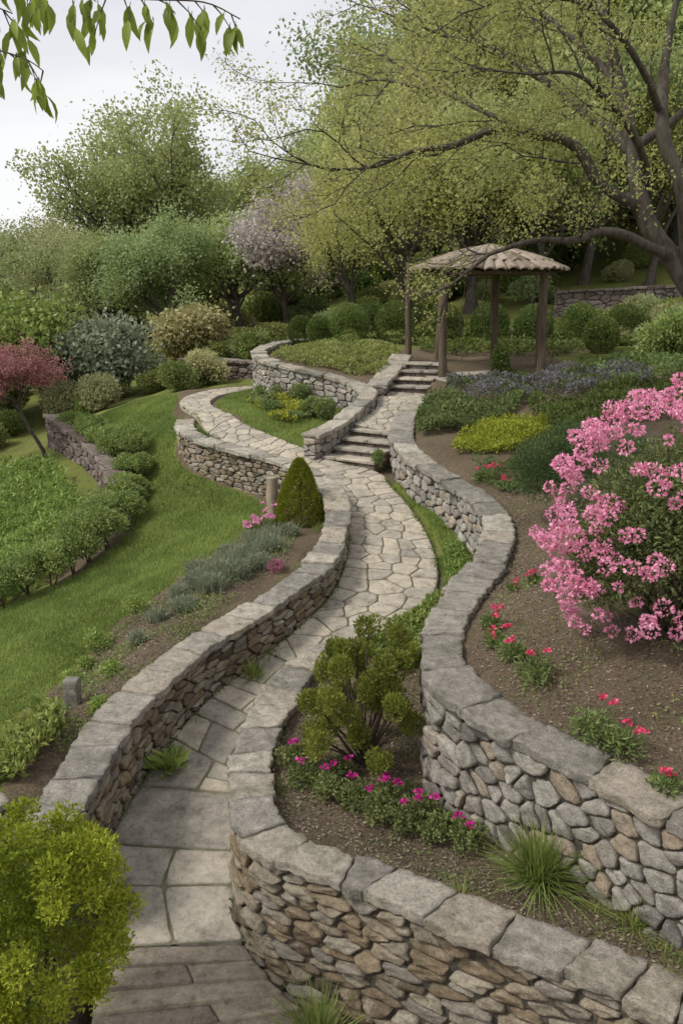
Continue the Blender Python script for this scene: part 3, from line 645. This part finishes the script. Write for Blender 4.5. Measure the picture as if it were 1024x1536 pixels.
def twig(p,d,L,r0,lev):
    P=[p];dd=d
    for i in range(4):
        dd=nrm(dd+r.normal(0,.2,3)+np.array([0,0,.02]));P.append(P[-1]+dd*L/4)
    P=np.array(P);tube(acc,P,np.linspace(r0,r0*.4,5),4,0)
    if lev==0: tips.extend([P[2],P[3],P[4]]);return
    for j in(1,2,3,4):
        for _ in range(2 if (lev==1 and j>2) else 1):
            ax=nrm(P[j]-P[j-1]);pr=nrm(np.cross(ax,r.normal(size=3)));twig(P[j],nrm(ax*.7+pr*.7*np.array([1,1,.6])),L*r.uniform(.4,.65),r0*.55,lev-1)
for P,ra,rb in limbs:
    cv=Curve(P,.05)
    Q=cv.P+np.stack([.03*np.sin(cv.s*4),.03*np.cos(cv.s*5),.03*np.sin(cv.s*6+1)],1)
    tube(acc,Q,np.linspace(ra,rb,len(Q))*(1+.06*np.sin(cv.s*9)),8,0)
    s=.9 if ra<.15 else 3.6
    while s<cv.len:
        i=int(s/cv.len*(len(Q)-1));ax=nrm(Q[min(i+1,len(Q)-1)]-Q[i-1]);pr=nrm(np.cross(ax,r.normal(size=3)));pr[2]=pr[2]*.6+.2
        twig(Q[i],nrm(ax*.8+pr*.7),r.uniform(.8,1.6),.015,2);s+=r.uniform(.22,.4)
    twig(Q[-1],nrm(Q[-1]-Q[-5]),1.2,rb,2)
Tp=np.array(tips);lf=8;n=len(Tp)*lf
C=np.repeat(Tp,lf,0)+r.normal(0,.075,(n,3))
leafgeo(acc,C,r.normal(size=(n,3)),.045,1,.5+np.repeat(r.uniform(-.2,.2,len(Tp)),lf)+r.normal(0,.15,n),.6,.1,r)
acc.build('arching_tree',[M_bark,LM['spring']])

# overhanging branch, top left, from a tree outside the picture
acc=Acc();r=np.random.default_rng(9)
def P3(l): return Curve(l,.03).P
main=P3([(-5,3.6,6.4),(-3.2,3.5,6.5),(-1.8,3.4,6.25),(-1.02,3.35,6.0),(-.82,3.33,5.95),(-.64,3.3,5.93),(-.456,3.3,5.92),(-.34,3.3,5.87)])
sec=P3([(-3.2,3.5,6.5),(-2.0,3.35,6.0),(-1.25,3.3,5.80),(-1.155,3.28,5.77),(-1.06,3.27,5.74),(-1.0,3.25,5.70)])
thr=P3([(-2.0,3.45,6.35),(-1.5,3.4,6.05),(-1.2,3.35,5.93),(-1.12,3.35,5.90)])
trk=P3([(-5.2,3.6,-.3),(-5.1,3.6,3),(-5,3.6,6.4),(-4.9,3.8,8.5)]);tube(acc,trk,np.linspace(.2,.08,len(trk)),9,0)
def hleaf(b,L_):
    D=nrm(np.array([r.normal(0,.28),r.normal(0,.28),-1.]))
    S=nrm(np.cross(D,r.normal(size=3)+np.array([0,1.6,0])));Nn=np.cross(D,S);w=L_*.16;V=[]
    tube(acc,[b-D*.012,b+D*.004],[.0012,.0012],4,0)
    cu=r.uniform(.06,.2)
    for t,q in zip([0,.12,.35,.62,.85,1],[.05,.6,1,.85,.4,.02]):
        c=b+D*L_*t+Nn*L_*cu*math.sin(t*3);V+=[c-S*w*q+Nn*.005*q,c,c+S*w*q+Nn*.005*q]
    F=[[k*3+e,k*3+e+1,k*3+4+e,k*3+3+e] for k in range(5) for e in(0,1)]
    acc.add(V,F,1,np.clip(r.normal(.5,.25),0,1),True)
for Q,ra in((main,.022),(sec,.016),(thr,.010)):
    tube(acc,Q,np.linspace(ra,.002,len(Q)),6,0)
    ii=np.where(Q[:,0]>-1.6)[0]
    for i in ii[::2]:
        for _k in range(2 if r.random()<.4 else 1):
            d=nrm(np.array([r.normal(.3,.5),r.normal(0,.5),r.normal(-.5,.25)]));L_=r.uniform(.04,.12);tw=np.array([Q[i]+d*L_*t+np.array([0,0,-.03*t*t]) for t in(0,.5,1)])
            tube(acc,tw,[.003,.002,.0015],4,0)
            for _ in range(int(r.integers(3,6))): hleaf(tw[int(r.integers(1,3))]+r.normal(0,.006,3),r.uniform(.06,.11))
acc.build('overhanging_tree_branch',[M_twig,LM['hang']])

# ---- near shrubs and plants
def plant(name,fn,mats):
    a=Acc();fn(a);return a.build(name,mats)
R_=lambda s:np.random.default_rng(s)
def f(a):
    r=R_(1);c0=np.array([-1.97,4.75,1.15]);R0=np.array([.64,.58,.75])
    for i in range(100):
        d=sph(1,r)[0]
        if d[2]<-.8: continue
        q=r.uniform(.10,.17);c=c0+d*R0*r.uniform(.78,.97)
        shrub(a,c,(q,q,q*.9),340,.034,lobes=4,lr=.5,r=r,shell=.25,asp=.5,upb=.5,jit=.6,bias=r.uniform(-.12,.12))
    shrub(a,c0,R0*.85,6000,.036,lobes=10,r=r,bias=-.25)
    stems(a,(-1.98,4.72,.0),[(-2.1,4.7,.9),(-1.8,4.7,.9),(-1.9,4.9,1)],.03)
plant('boxwood_bush',f,[LM['box'],M_twig])
def f(a):
    r=R_(2);n=12000;t=r.random(n)**1.2;az=r.uniform(0,6.28,n);prof=.36*np.minimum(1,(1-t)**.62*1.12)*(.9+.1*np.minimum(1,t*8))
    rad=prof*(1-np.abs(r.normal(0,.09,n)))*(1+.07*np.sin(az*5+t*9)+.04*np.sin(az*9-t*23));c=np.column_stack([-.63+rad*np.cos(az),13.0+rad*np.sin(az),1.5+t*1.0])
    D=np.column_stack([np.cos(az),np.sin(az),np.full(n,1.1)])+r.normal(0,.4,(n,3));leafgeo(a,c,D,.04,0,.5+r.normal(0,.25,n),.45,r=r)
    tube(a,[(-.63,13,1.4),(-.63,13,2.2)],[.04,.02],6,1)
plant('topiary_cone_shrub',f,[LM['topi'],M_twig])
def f(a):
    r=R_(3);b=np.array([.19,6.95,.95]);cl=[]
    for i in range(34):
        az=i*2.4;q=r.uniform(.08,.56);h=.98-.55*q+r.uniform(-.5,.36);cl.append(b+np.array([q*math.cos(az),q*math.sin(az),max(h,.28)]))
    stems(a,b,cl,.015,r=r)
    for c in cl: shrub(a,c,(.125,.125,.17),620,.034,lobes=4,lr=.5,r=r,upb=1.2,jit=.5,bias=r.uniform(-.05,.2))
    shrub(a,b+np.array([-.47,.0,.14]),(.13,.13,.14),350,.03,lobes=3,r=r,bias=.2)
plant('planter_shrub',f,[LM['holly'],M_twig])
def f(a):
    r=R_(4);base=np.array([2.70,6.75,2.15]);cen=np.array([2.80,6.85,3.12]);RR=np.array([1.18,.98,1.14])
    pts=sph(60,r)*r.uniform(.55,.9,(60,1));tp=cen+pts*RR*.95
    stems(a,base,tp[:44],.02,r=r)
    shrub(a,cen,RR,26000,.052,lobes=36,lr=.3,r=r,shell=.35,asp=.38)
    shrub(a,cen+np.array([-.68,-.1,-.3]),(.5,.5,.5),4500,.052,lobes=9,lr=.4,r=r,shell=.35,asp=.38)
    def truss(c,s):
        ph=sph(int(60*(s/.05)),r)
        leafgeo(a,c+ph*s*np.array([1,1,.8]),ph*1.2+r.normal(0,.5,ph.shape),.028,2,np.clip(r.normal(.5,.28,len(ph)),0,1),.8,.08,r)
    for v in sph(520,r):
        if v[2]<-.72 or v[1]>.7: continue
        truss(cen+v*RR*r.uniform(.86,1.05),r.uniform(.025,.064))
    for v in sph(50,r):
        if v[0]>.3 or v[1]>.5: continue
        truss(cen+np.array([-.68,-.1,-.3])+v*.5,r.uniform(.03,.06))
plant('pink_rhododendron_bush',f,[LM['rhodo'],M_twig,LM['pink']])
def f(a):
    r=R_(5)
    for c,R in(((2.45,10.6,2.85),(.52,.5,.6)),((2.85,10.9,2.95),(.55,.5,.66)),((3.3,10.2,2.9),(.6,.5,.6))): shrub(a,c,R,7500,.05,lobes=14,lr=.36,r=r,asp=.2,upb=.6,jit=.5)
plant('dark_conifer_shrub',f,[LM['conif'],M_twig])
geo=[(-.42,6.85),(-.3,6.6),(-.1,6.42),(.1,6.28),(.3,6.12),(.5,5.98),(.72,5.86),(.92,5.72),(-.05,6.65),(.35,6.3),(.6,6.15)]
def f(a):
    r=R_(6)
    for x,y in geo:
        shrub(a,(x,y,1.06),(.18,.18,.15),520,.036,lobes=6,lr=.5,r=r,asp=.6,shell=.4)
        for _ in range(int(r.integers(1,3))):
            c=np.array([x,y,1.21])+r.normal(0,.08,3)*np.array([1,1,.25]);flower(a,c,.034,16,.032,1,r);tube(a,[c-[0,0,.15],c],[.003,.002],4,0)
plant('magenta_flower_plants',f,[LM['ger'],LM['mag']])
def f(a):
    r=R_(7)
    for x,y,s,nf in((1.36,7.5,.1,4),(1.33,7.1,.1,3),(1.40,6.8,.14,3),(1.5,6.45,.15,3),(1.78,5.75,.17,2),(1.95,5.55,.15,3),(2.12,5.2,.12,2),(1.95,8.5,.06,3),(1.7,8.4,.04,1),(2.2,12.75,.16,5),(2.05,12.9,.12,3),(2.35,12.3,.1,3)):
        z=gz(x,y);shrub(a,(x,y,z+s*.5),(s*1.2,s*1.2,s*.9),int(2600*s),.05,lobes=5,r=r,asp=.35,upb=.5,shell=.4)
        for _ in range(nf):
            c=np.array([x,y,z+s*1.3+r.uniform(0,.08)])+r.normal(0,s*.5,3)*np.array([1,1,.1])
            for _2 in range(3): flower(a,c+r.normal(0,.012,3),.02,8,.024,1,r)
            tube(a,[c-[0,0,.2],c],[.003,.002],4,0)
plant('rose_flower_plants',f,[LM['ger'],LM['rose']])
def T_(name,x,y,n,l,sp,w,z=None,seed=1,mat='tuft'):
    plant(name,lambda a:blades(a,(x,y,gz(x,y) if z is None else z),n,l,sp,w,R_(seed),rad=.07),[LM[mat]])
T_('ornamental_grass',1.38,5.38,620,.50,.7,.013,seed=1)
T_('ornamental_grass',1.92,4.95,150,.28,.8,.008,seed=2)
T_('ornamental_grass',-.16,5.06,260,.5,.55,.013,z=-.12,seed=3)
T_('ornamental_grass',.25,4.82,80,.24,.7,.008,z=-.14,seed=4)
T_('ornamental_grass',-.98,9.08,150,.24,.8,.013,z=.8,seed=5,mat='bright')
def f(a):
    r=R_(33)
    for cv,n,lo,hi,lat in((Curve(cenL),16,.5,7,.24),(Curve(cenB),16,1.5,7,-.26),(Curve(cenA),12,0.3,7,-.24),(Curve(cenB),10,8,13,-.27),(Curve(cenL),14,.5,8,-.28)):
        for s in r.uniform(lo,hi,n):
            x,y,_=cv.at(s,lat);x=float(x);y=float(y);z=max(gz(x,y),float(hp(y))-.02 if lat==.24 else -9)
            blades(a,(x,y,z),int(r.integers(18,60)),r.uniform(.06,.17),.75,.007,r,rad=.06)
plant('wall_foot_grass',f,[LM['tuft']])
def f(a):
    r=R_(8)
    for i in range(70):
        az=r.uniform(0,6.28);c=np.array([-1.66,7.62,.53]);D=np.array([[math.cos(az),math.sin(az),r.uniform(.3,1.3)]])
        leafgeo(a,(c+r.normal(0,.06,3)*[1,1,.2])[None]+nrm(D)*.04,D,.17,0,None,.42,.12,r)
plant('hosta_plant',f,[LM['bright']])
def f(a):
    r=R_(9)
    for x,y,s,l in((-1.2,11.9,.2,.3),(-1.0,12.2,.17,.28),(-1.45,11.3,.23,.3),(-1.55,10.9,.24,.3),(-1.6,10.5,.24,.28),(-1.35,10.85,.22,.3),(-1.87,10.1,.2,.22),(-2.2,9.95,.13,.2),(-2.27,9.3,.13,.18),(-1.95,11.4,.18,.25),(-1.85,10.8,.2,.25),(-1.25,11.5,.2,.3),(-.95,11.6,.18,.3),(-2.05,10.6,.13,.2),(-1.1,11.1,.2,.25),(-1.6,12.0,.15,.22),(-.75,12.3,.15,.25),(-1.3,12.4,.15,.2)):
        z=gz(x,y);blades(a,(x,y,z),int(1500*s),l,.65,.012,r,rad=s*.6,droop=.3)
        shrub(a,(x,y,z+l*.35),(s,s,l*.45),int(2800*s),.05,lobes=5,r=r,asp=.22,upb=.8)
plant('lavender_plants',f,[LM['lav']])
def f(a):
    r=R_(10)
    for x,y,s in((-2.87,9.8,.19),(-2.6,10.45,.18),(-2.97,9.0,.16),(-1.35,11.75,.12),(-3.2,8.6,.14),(-2.4,8.6,.12),(-2.3,7.7,.13),(-2.9,9.4,.12)): shrub(a,(x,y,gz(x,y)+s*.5),(s*1.1,s*1.1,s*.9),int(4200*s),.036,lobes=6,r=r,shell=.4)
plant('low_shrub',f,[LM['bright']])
def f(a):
    r=R_(12)
    for x,y in((-1.15,12.75),(-.95,13.0),(-1.05,13.3),(-1.3,12.6)):
        z=gz(x,y);shrub(a,(x,y,z+.08),(.14,.14,.12),350,.04,lobes=4,r=r)
        for _ in range(8): c=np.array([x,y,z+.2])+r.normal(0,.09,3)*[1,1,.5];flower(a,c,.035,12,.04,1,r)
    shrub(a,(-.85,10.9,gz(-.85,10.9)+.08),(.15,.13,.11),600,.03,lobes=4,r=r,mat=2)
plant('pink_flower_plants',f,[LM['ger'],LM['pink'],LM['red']])
# ground covers
def gc(name,poly,n,size,h,mat,seed,**k): plant(name,lambda a:cover(a,poly,n,size,h,0,R_(seed),**k),[LM[mat]])
gc('fern_groundcover',[(.2,9.2),(.5,8.8),(.95,8.9),(1.3,9.7),(1.5,10.3),(1.0,10.3),(.6,9.75)],6500,.06,.42,'bright',41)
gc('strip_groundcover',[(1.3,10.2),(1.7,10.2),(1.78,11.2),(1.65,12),(1.45,12),(1.38,11)],2600,.05,.16,'bright',42)
gc('yellow_groundcover',[(1.75,13.9),(2.6,13.6),(3.4,14.0),(3.5,14.8),(2.9,15.3),(2.0,14.8)],8000,.055,.28,'yel',43)
gc('green_groundcover',[(1.3,14.9),(2.0,15.0),(2.9,15.5),(3.4,16.4),(2.2,16.9),(1.6,17.1),(1.35,16)],8000,.07,.30,'ger',44)
gc('purple_groundcover',[(2.0,17.2),(3,16.4),(5.5,15.8),(6,17.8),(5,18.7),(2.2,18.6)],8000,.07,.34,'purp',45,patch=.3)
gc('mixed_groundcover',[(2.0,17.2),(3,16.4),(5.5,15.8),(6,17.8),(5,18.7),(2.2,18.6)],6000,.07,.3,'dhedge',58,patch=.45)
gc('evergreen_groundcover',[(3.4,14),(5.0,13.5),(7,14),(7,16),(5,16),(3.3,16)],8000,.08,.3,'dhedge',46)
gc('terrace_groundcover',[(-.2,20),(.8,19.3),(1.3,20.5),(1.4,23),(1.2,23.8),(-1.2,24.2),(-1.7,22),(-1.1,20.6)],12000,.08,.20,'hedge',47)
gc('bed_groundcover',[(-1.5,17.6),(-.9,17.3),(-.2,18.2),(-.6,18.9),(-1.3,19.5),(-1.9,20.5),(-2.1,19.6)],5000,.07,.22,'yel',48,patch=.5)
gc('bed_groundcover',[(-1.5,17.6),(-.9,17.3),(-.2,18.2),(-.6,18.9),(-1.3,19.5),(-1.9,20.5),(-2.1,19.6)],5000,.07,.25,'ger',52,patch=.4)
gc('ivy_groundcover',[(-4.4,14.2),(-4.8,16),(-5.2,17.2),(-6.5,19.5),(-9,21),(-10,15),(-7,12.8),(-5,13)],18000,.11,.35,'bright',49)
gc('leafy_groundcover',[(-2.6,6.5),(-2.5,7.3),(-2.9,8.0),(-4.2,8),(-4.5,6.8),(-3.4,6.7)],7000,.08,.34,'bright',50)
gc('corner_groundcover',[(-1.75,3.9),(-1.85,5.0),(-2.05,5.5),(-2.9,5.8),(-2.9,4),(-1.8,3.6)],9000,.045,.28,'bright',51)
gc('hedge_foot_groundcover',[(2,22),(5,21.8),(8.5,22),(8.5,27),(2,27)],14000,.1,.3,'dhedge',53)
gc('shade_groundcover',[(5,16),(8,14.5),(9,20),(5.2,20)],7000,.09,.25,'ger',54,patch=.45)
gc('bed_weeds',[(1.2,6.9),(1.3,6.3),(2.4,5.2),(4,4.6),(4.4,8),(3.6,12),(2.4,13.2),(2.1,11),(1.6,9)],9000,.03,.04,'hedge',55,patch=.6,f=3.5)
gc('bed_weeds',[(-2.4,6.9),(-2.0,8.4),(-1.3,10),(-.7,11.2),(-.6,13),(-1.2,13.6),(-1.9,12),(-2.5,10.6),(-3.1,9.2),(-3.4,8.4)],9000,.035,.07,'hedge',56,patch=.45,f=3.3)
gc('bed_weeds',[(.7,8.8),(-.3,8.4),(-.55,7.5),(-.6,6.4),(-.3,5.9),(1,5.1),(2.6,4.2),(2.3,4.6),(1.0,5.9),(.7,6.5),(.65,7.5),(.9,8.6)],2600,.028,.035,'ger',57,patch=.6,f=3.4)
gc('right_bed_groundcover',[(2.2,12.2),(2.6,11.8),(3.6,12),(4,13.6),(2.6,13.6),(2.0,13.4)],3500,.06,.16,'ger',59,patch=.4)
def f(a):
    r=R_(14)
    for x,y,s in((-.3,17.6,.28),(-.6,17.9,.24),(.05,17.2,.2),(-.9,19.2,.3),(-1.4,19.9,.25)): shrub(a,(x,y,gz(x,y)+s*.8),(s,s,s*1.1),1500,.05,lobes=7,r=r)
    shrub(a,(.62,14.85,2.15),(.14,.16,.22),700,.04,lobes=4,r=r)
plant('terrace_bed_shrubs',f,[LM['ger']])
def f(a):
    r=R_(15);P=Curve([(-6.3,20.6,0),(-5.2,19.0,0),(-4.4,17.7,0),(-3.95,16.6,0),(-3.85,15.4,0),(-3.95,14.3,0),(-4.3,13.4,0),(-4.9,12.9,0),(-5.8,12.6,0)],.1)
    s=0
    while s<P.len:
        x,y,_=P.at(s,r.uniform(-.2,.15));x=float(x);y=float(y);q=r.uniform(.34,.5)*(1+.25*(s/P.len>.6));z=gz(x,y);stems(a,(x,y,z-.05),[(x+r.normal(0,.2),y+r.normal(0,.2),z+.45) for _ in range(3)],.015,r=r)
        shrub(a,(x,y,z+q*1.0),(q,q,q*.85),3400,.05,lobes=12,lr=.36,r=r,bias=r.uniform(-.1,.15),shell=.4,core_=.6);s+=.36
plant('boundary_hedge',f,[LM['hedge'],M_twig])
hd=[(-.62,25.8,.45),(.22,24.4,.62),(1.45,24.4,.66),(2.75,24.3,.62),(3.95,24.2,.62),(5.1,24,.6),(6.2,23.6,.62),(7.2,23,.6),(-1.2,27,.5),(.85,26.4,.6),(6.2,21.6,.5)]
for i,(x,y,s) in enumerate(hd): plant('clipped_round_shrub',lambda a:shrub(a,(x,y,gz(x,y)+s*.85),(s*.95,s*.95,s*1.02),7000,.055,lobes=16,lr=.26,r=R_(60+i),shell=.08,core_=.86),[LM['dhedge']])
sp=[]
for i,mt in enumerate(('hedge','f2','dhedge','bright','f3')):
    a=Acc();shrub(a,(0,0,.45),(.6,.6,.55),4200,.075,lobes=12,lr=.42,r=R_(80+i),shell=.4,core_=.6);sp.append(a.mesh('garden_shrub',[LM[mt]]))
bs=empty('background_shrubs');r=R_(16)
areas=[([(-16,22),(-8.5,19),(-6.3,22),(-5.6,23.2),(-4.2,23),(-3.6,24),(-5,27),(-5,32),(-20,34)],85),([(-4.6,26.5),(-2.4,25.5),(-1.2,29),(0,31),(-4,32.5)],22),([(0,29.5),(6,29),(12,30),(20,36),(12,42),(0,36)],80),([(6.5,23),(9.5,21),(11,26),(6.8,26.5)],22),([(5.8,19.5),(9,15),(9.5,19),(6.8,21)],10),([(-30,34),(0,34),(4,48),(-34,48)],90),([(-10,12),(-7.2,12.6),(-8.5,16),(-12,18)],16)]
for poly,n in areas:
    for x,y in polysample(poly,n,r):
        k=r.choice(5,p=[.3,.25,.15,.12,.18]);put('garden_shrub',sp[k],float(x),float(y),r.uniform(.6,1.4)*(1.5 if y>34 else 1),r.uniform(0,6),bs)

# lawn grass
def f(a):
    r=R_(17)
    for poly,n,h in((lawn,150000,.05),(loopg,22000,.05),(strip,9000,.05),(pocket,3000,.05)):
        q=polysample(poly,n,r);z=ground_z(q[:,0],q[:,1]);az=r.uniform(0,6.28,n);w=.007;hh=h*r.uniform(.5,1.4,n)
        d=np.stack([np.cos(az)*w,np.sin(az)*w],1);b=np.column_stack([q,z-.005])
        tp=np.column_stack([q+r.normal(0,.02,(n,2)),z+hh])
        V=np.stack([b-np.column_stack([d,0*z]),b+np.column_stack([d,0*z]),tp],1)
        pt=.5+.24*np.sin(q[:,0]*1.9+np.sin(q[:,1]*1.3))*np.sin(q[:,1]*1.1)+.15*np.sin(q[:,0]*6+2*np.sin(q[:,1]*5))
        a.add(V,np.arange(n*3).reshape(n,3),0,np.repeat(np.clip(pt+r.normal(0,.22,n),0,1),3),False)
plant('lawn_grass',f,[LM['grass']])
def f(a):
    r=R_(19);E=Curve([(x,y,0) for x,y in PR],.05);E2=Curve([(x,y,0) for x,y in PL],.05)
    for cv,sg in((E,-1),(E2,1)):
        n=3200;s=r.uniform(0,cv.len*.8,n);k=np.sin(s*5)+np.sin(s*13+1)+r.normal(0,.5,n)>.3;s=s[k];x,y,_=cv.at(s,sg*np.abs(r.normal(0,.03,len(s))));k=y>6.0;x=x[k];y=y[k]
        D=r.normal(size=(len(x),3));D[:,2]=np.abs(D[:,2])+.4;leafgeo(a,np.column_stack([x,y,hp(y)-.005]),D,.035,0,None,.4,r=r)
plant('path_edge_weeds',f,[LM['ger']])
M_chip=leafmat('bark_chip',(.06,.048,.035),(.34,.28,.21),0.,.9,.0)
def f(a):
    r=R_(18)
    for poly,n in(([(.7,8.8),(-.3,8.4),(-.55,7.5),(-.6,6.4),(-.3,5.9),(1,5.1),(2.6,4.2),(2.3,4.6),(1.0,5.9),(.7,6.5),(.65,7.5),(.9,8.6)],8000),([(1.1,6.9),(1.2,6.2),(2.4,5),(4,4.4),(4.4,8),(3.6,12),(2.4,13.2),(2.1,11),(1.6,9)],16000),([(-2.5,6.9),(-2.1,8.4),(-1.3,10),(-.7,11.2),(-.6,13),(-1.2,13.6),(-1.9,12),(-2.5,10.6),(-3.1,9.2),(-3.4,8.4)],9000)):
        q=polysample(poly,n,r);z=ground_z(q[:,0],q[:,1])+.004;D=r.normal(size=(n,3));D[:,2]*=.25
        leafgeo(a,np.column_stack([q,z+r.uniform(0,.012,n)]),D,.028,0,None,.4,.05,r)
plant('bark_mulch',f,[M_chip])

# ---- gazebo
gb=empty('garden_gazebo');cx,cy,gzf=3.18,19.95,3.1;r=R_(20)
posts=[(2.13,18.95),(4.2,18.95),(4.5,20.4),(3.6,21.3),(2.3,21.1)]
for x,y in posts:
    a=Acc();t=np.linspace(0,1,14);ph=r.uniform(0,6,2)
    tube(a,np.column_stack([x+.02*np.sin(t*5+ph[0]),y+.02*np.sin(t*4+ph[1]),gzf-.3+t*2.6]),.095*(1+.1*np.sin(t*9+ph[0]))*(1.1-.2*t),10,0);a.build('post',[M_wood],gb)
a=Acc();th=np.linspace(0,2*math.pi,25)
tube(a,np.column_stack([cx+1.4*np.cos(th),cy+1.4*np.sin(th),0*th+gzf+2.2]),0*th+.075,8,0)
for k in range(14):
    q=k/14*6.283;tube(a,[(cx+1.62*math.cos(q),cy+1.62*math.sin(q),gzf+2.2),(cx,cy,gzf+2.72)],[.04,.035],5,0)
a.build('beams',[M_wood],gb)
a=Acc()
prof=[(1.68,2.22),(1.30,2.38),(.9,2.51),(.5,2.61),(.12,2.68)]
for i in range(4):
    (r0_,z0),(r1_,z1)=prof[i],prof[i+1];nn=[44,36,26,12][i]
    W,F=rounded(5,.35,nn,.05,r);c=(np.arange(nn)/nn*2*math.pi+(i%2)*.1)[:,None]
    v=W[...,1]*.5+.5;rr=r0_+.07*r.uniform(0,1,(nn,1))*(1-v)+(r1_-.1-r0_)*v
    ang=c+W[...,0]*math.pi/nn*.96
    zz=z0+(z1-z0+.03)*v+W[...,2]*.03+.045*(1-W[...,0]**2)+r.uniform(-.012,.012,(nn,1))
    emit(a,np.stack([cx+rr*np.cos(ang),cy+rr*np.sin(ang),gzf+zz],-1),F,0,r.random(nn))
th=np.linspace(0,2*math.pi,33)[:-1];V=[(cx,cy,gzf+2.64)]+[(cx+1.6*math.cos(q),cy+1.6*math.sin(q),gzf+2.21) for q in th]
a.add(V,[[0,i+1,(i+1)%32+1] for i in range(32)],1)
a.build('shingle_roof',[M_shingle,M_wood],gb)
a=Acc()
V=[(cx,cy,gzf+.03)]+[(cx+1.55*math.cos(q),cy+1.55*math.sin(q),gzf+.03) for q in th]+[(cx+1.6*math.cos(q),cy+1.6*math.sin(q),gzf-.4) for q in th]
a.add(V,[[0,i+1,(i+1)%32+1] for i in range(32)],0,.5,False);a.add(V,[[i+1,i+33,(i+1)%32+33,(i+1)%32+1] for i in range(32)],0,.5,False)
a.build('floor',[M_flag],gb)
a=Acc()
for x,y,l in((2.5,18.8,1.9),(2.9,18.6,1.5),(4.5,19.3,2.0),(3.9,18.5,1.2)):
    t=np.linspace(0,1,12);P=np.column_stack([x+.04*np.sin(t*9),y+.03*np.cos(t*7),gzf+2.3-t*l]);tube(a,P,0*t+.012,4,0)
    n=60;i=r.integers(0,12,n);leafgeo(a,P[i]+r.normal(0,.03,(n,3)),r.normal(size=(n,3))-[0,0,1],.05,1,None,.5,.1,r)
shrub(a,(3.25,18.4,gzf+.25),(.25,.22,.65),2200,.06,lobes=7,r=r,mat=1)
a.build('hanging_vines',[M_twig,LM['dhedge']],gb)
def f(a):
    t=np.linspace(0,1,12);tube(a,np.column_stack([1.52+.01*np.sin(t*8),20.6+0*t,3.2+t*2.3]),.075*(1+.06*np.sin(t*11)),10,0)
plant('wooden_post',f,[M_wood])
def f(a):
    t=np.linspace(0,1,10);tube(a,np.column_stack([-1.06+.006*np.sin(t*9),13.25+0*t,1.45+t*.72]),.09*(1+.05*np.sin(t*13)),12,0)
    tube(a,[(-1.06,13.25,2.165),(-1.06,13.25,2.175),(-1.06,13.25,2.177)],[.09,.06,.001],12,0)
plant('wooden_bollard',f,[simple('pale_post_wood',(.22,.17,.12),(.42,.35,.26),14,.4,stretch=(2,2,.3))])
W,F=rounded(8,.25,1,.03,r);a=Acc();emit(a,W*np.array([.07,.07,.17])+np.array([-2.62,7.95,gz(-2.62,7.95)+.12]),F,0,np.array([.2]));a.build('stone_bollard',[M_cap])

# ------------------------------------------------------------ sky, sun, camera
w=bpy.data.worlds.new('World');sc.world=w;w.use_nodes=True;nt=w.node_tree;N=nt.nodes;L=nt.links;N.clear()
sky=N.new('ShaderNodeTexSky');sky.sky_type='NISHITA';sky.sun_disc=False
sdir=Vector((.62,.22,-.75)).normalized()
sky.sun_elevation=math.asin(-sdir.z);sky.sun_rotation=math.atan2(-sdir.x,-sdir.y)
tc=N.new('ShaderNodeTexCoord');mp=N.new('ShaderNodeMapping');mp.inputs['Scale'].default_value=(1.3,1.3,4.5);mp.inputs['Rotation'].default_value=(.1,.12,0);L.new(tc.outputs['Generated'],mp.inputs[0])
n=noise(N,L,mp.outputs[0],1.5,6,.5);cl=ramp_out(N,L,n,[(.32,(4.9,5.0,5.3)),(.5,(5.7,5.76,5.95)),(.66,(6.7,6.7,6.7))])
c=mixc(N,L,'MIX',.93,sky.outputs[0],cl)
bg=N.new('ShaderNodeBackground');bg.inputs[1].default_value=.15;L.new(c,bg.inputs[0]);o=N.new('ShaderNodeOutputWorld');L.new(bg.outputs[0],o.inputs[0])
sd=bpy.data.lights.new('sun','SUN');sd.energy=3.0;sd.angle=math.radians(14);sd.color=(1,.96,.89)
so=link(bpy.data.objects.new('sun',sd));so.rotation_euler=sdir.to_track_quat('-Z','Y').to_euler()
cam=bpy.data.cameras.new('camera');cam.sensor_fit='VERTICAL';cam.angle=math.radians(60);cam.clip_end=3000;cam.clip_start=.05
co=link(bpy.data.objects.new('camera',cam));co.location=(0,0,5);co.rotation_euler=(math.radians(90-14.3),0,0);sc.camera=co
sc.view_settings.view_transform='Standard';sc.view_settings.look='None';sc.view_settings.exposure=0
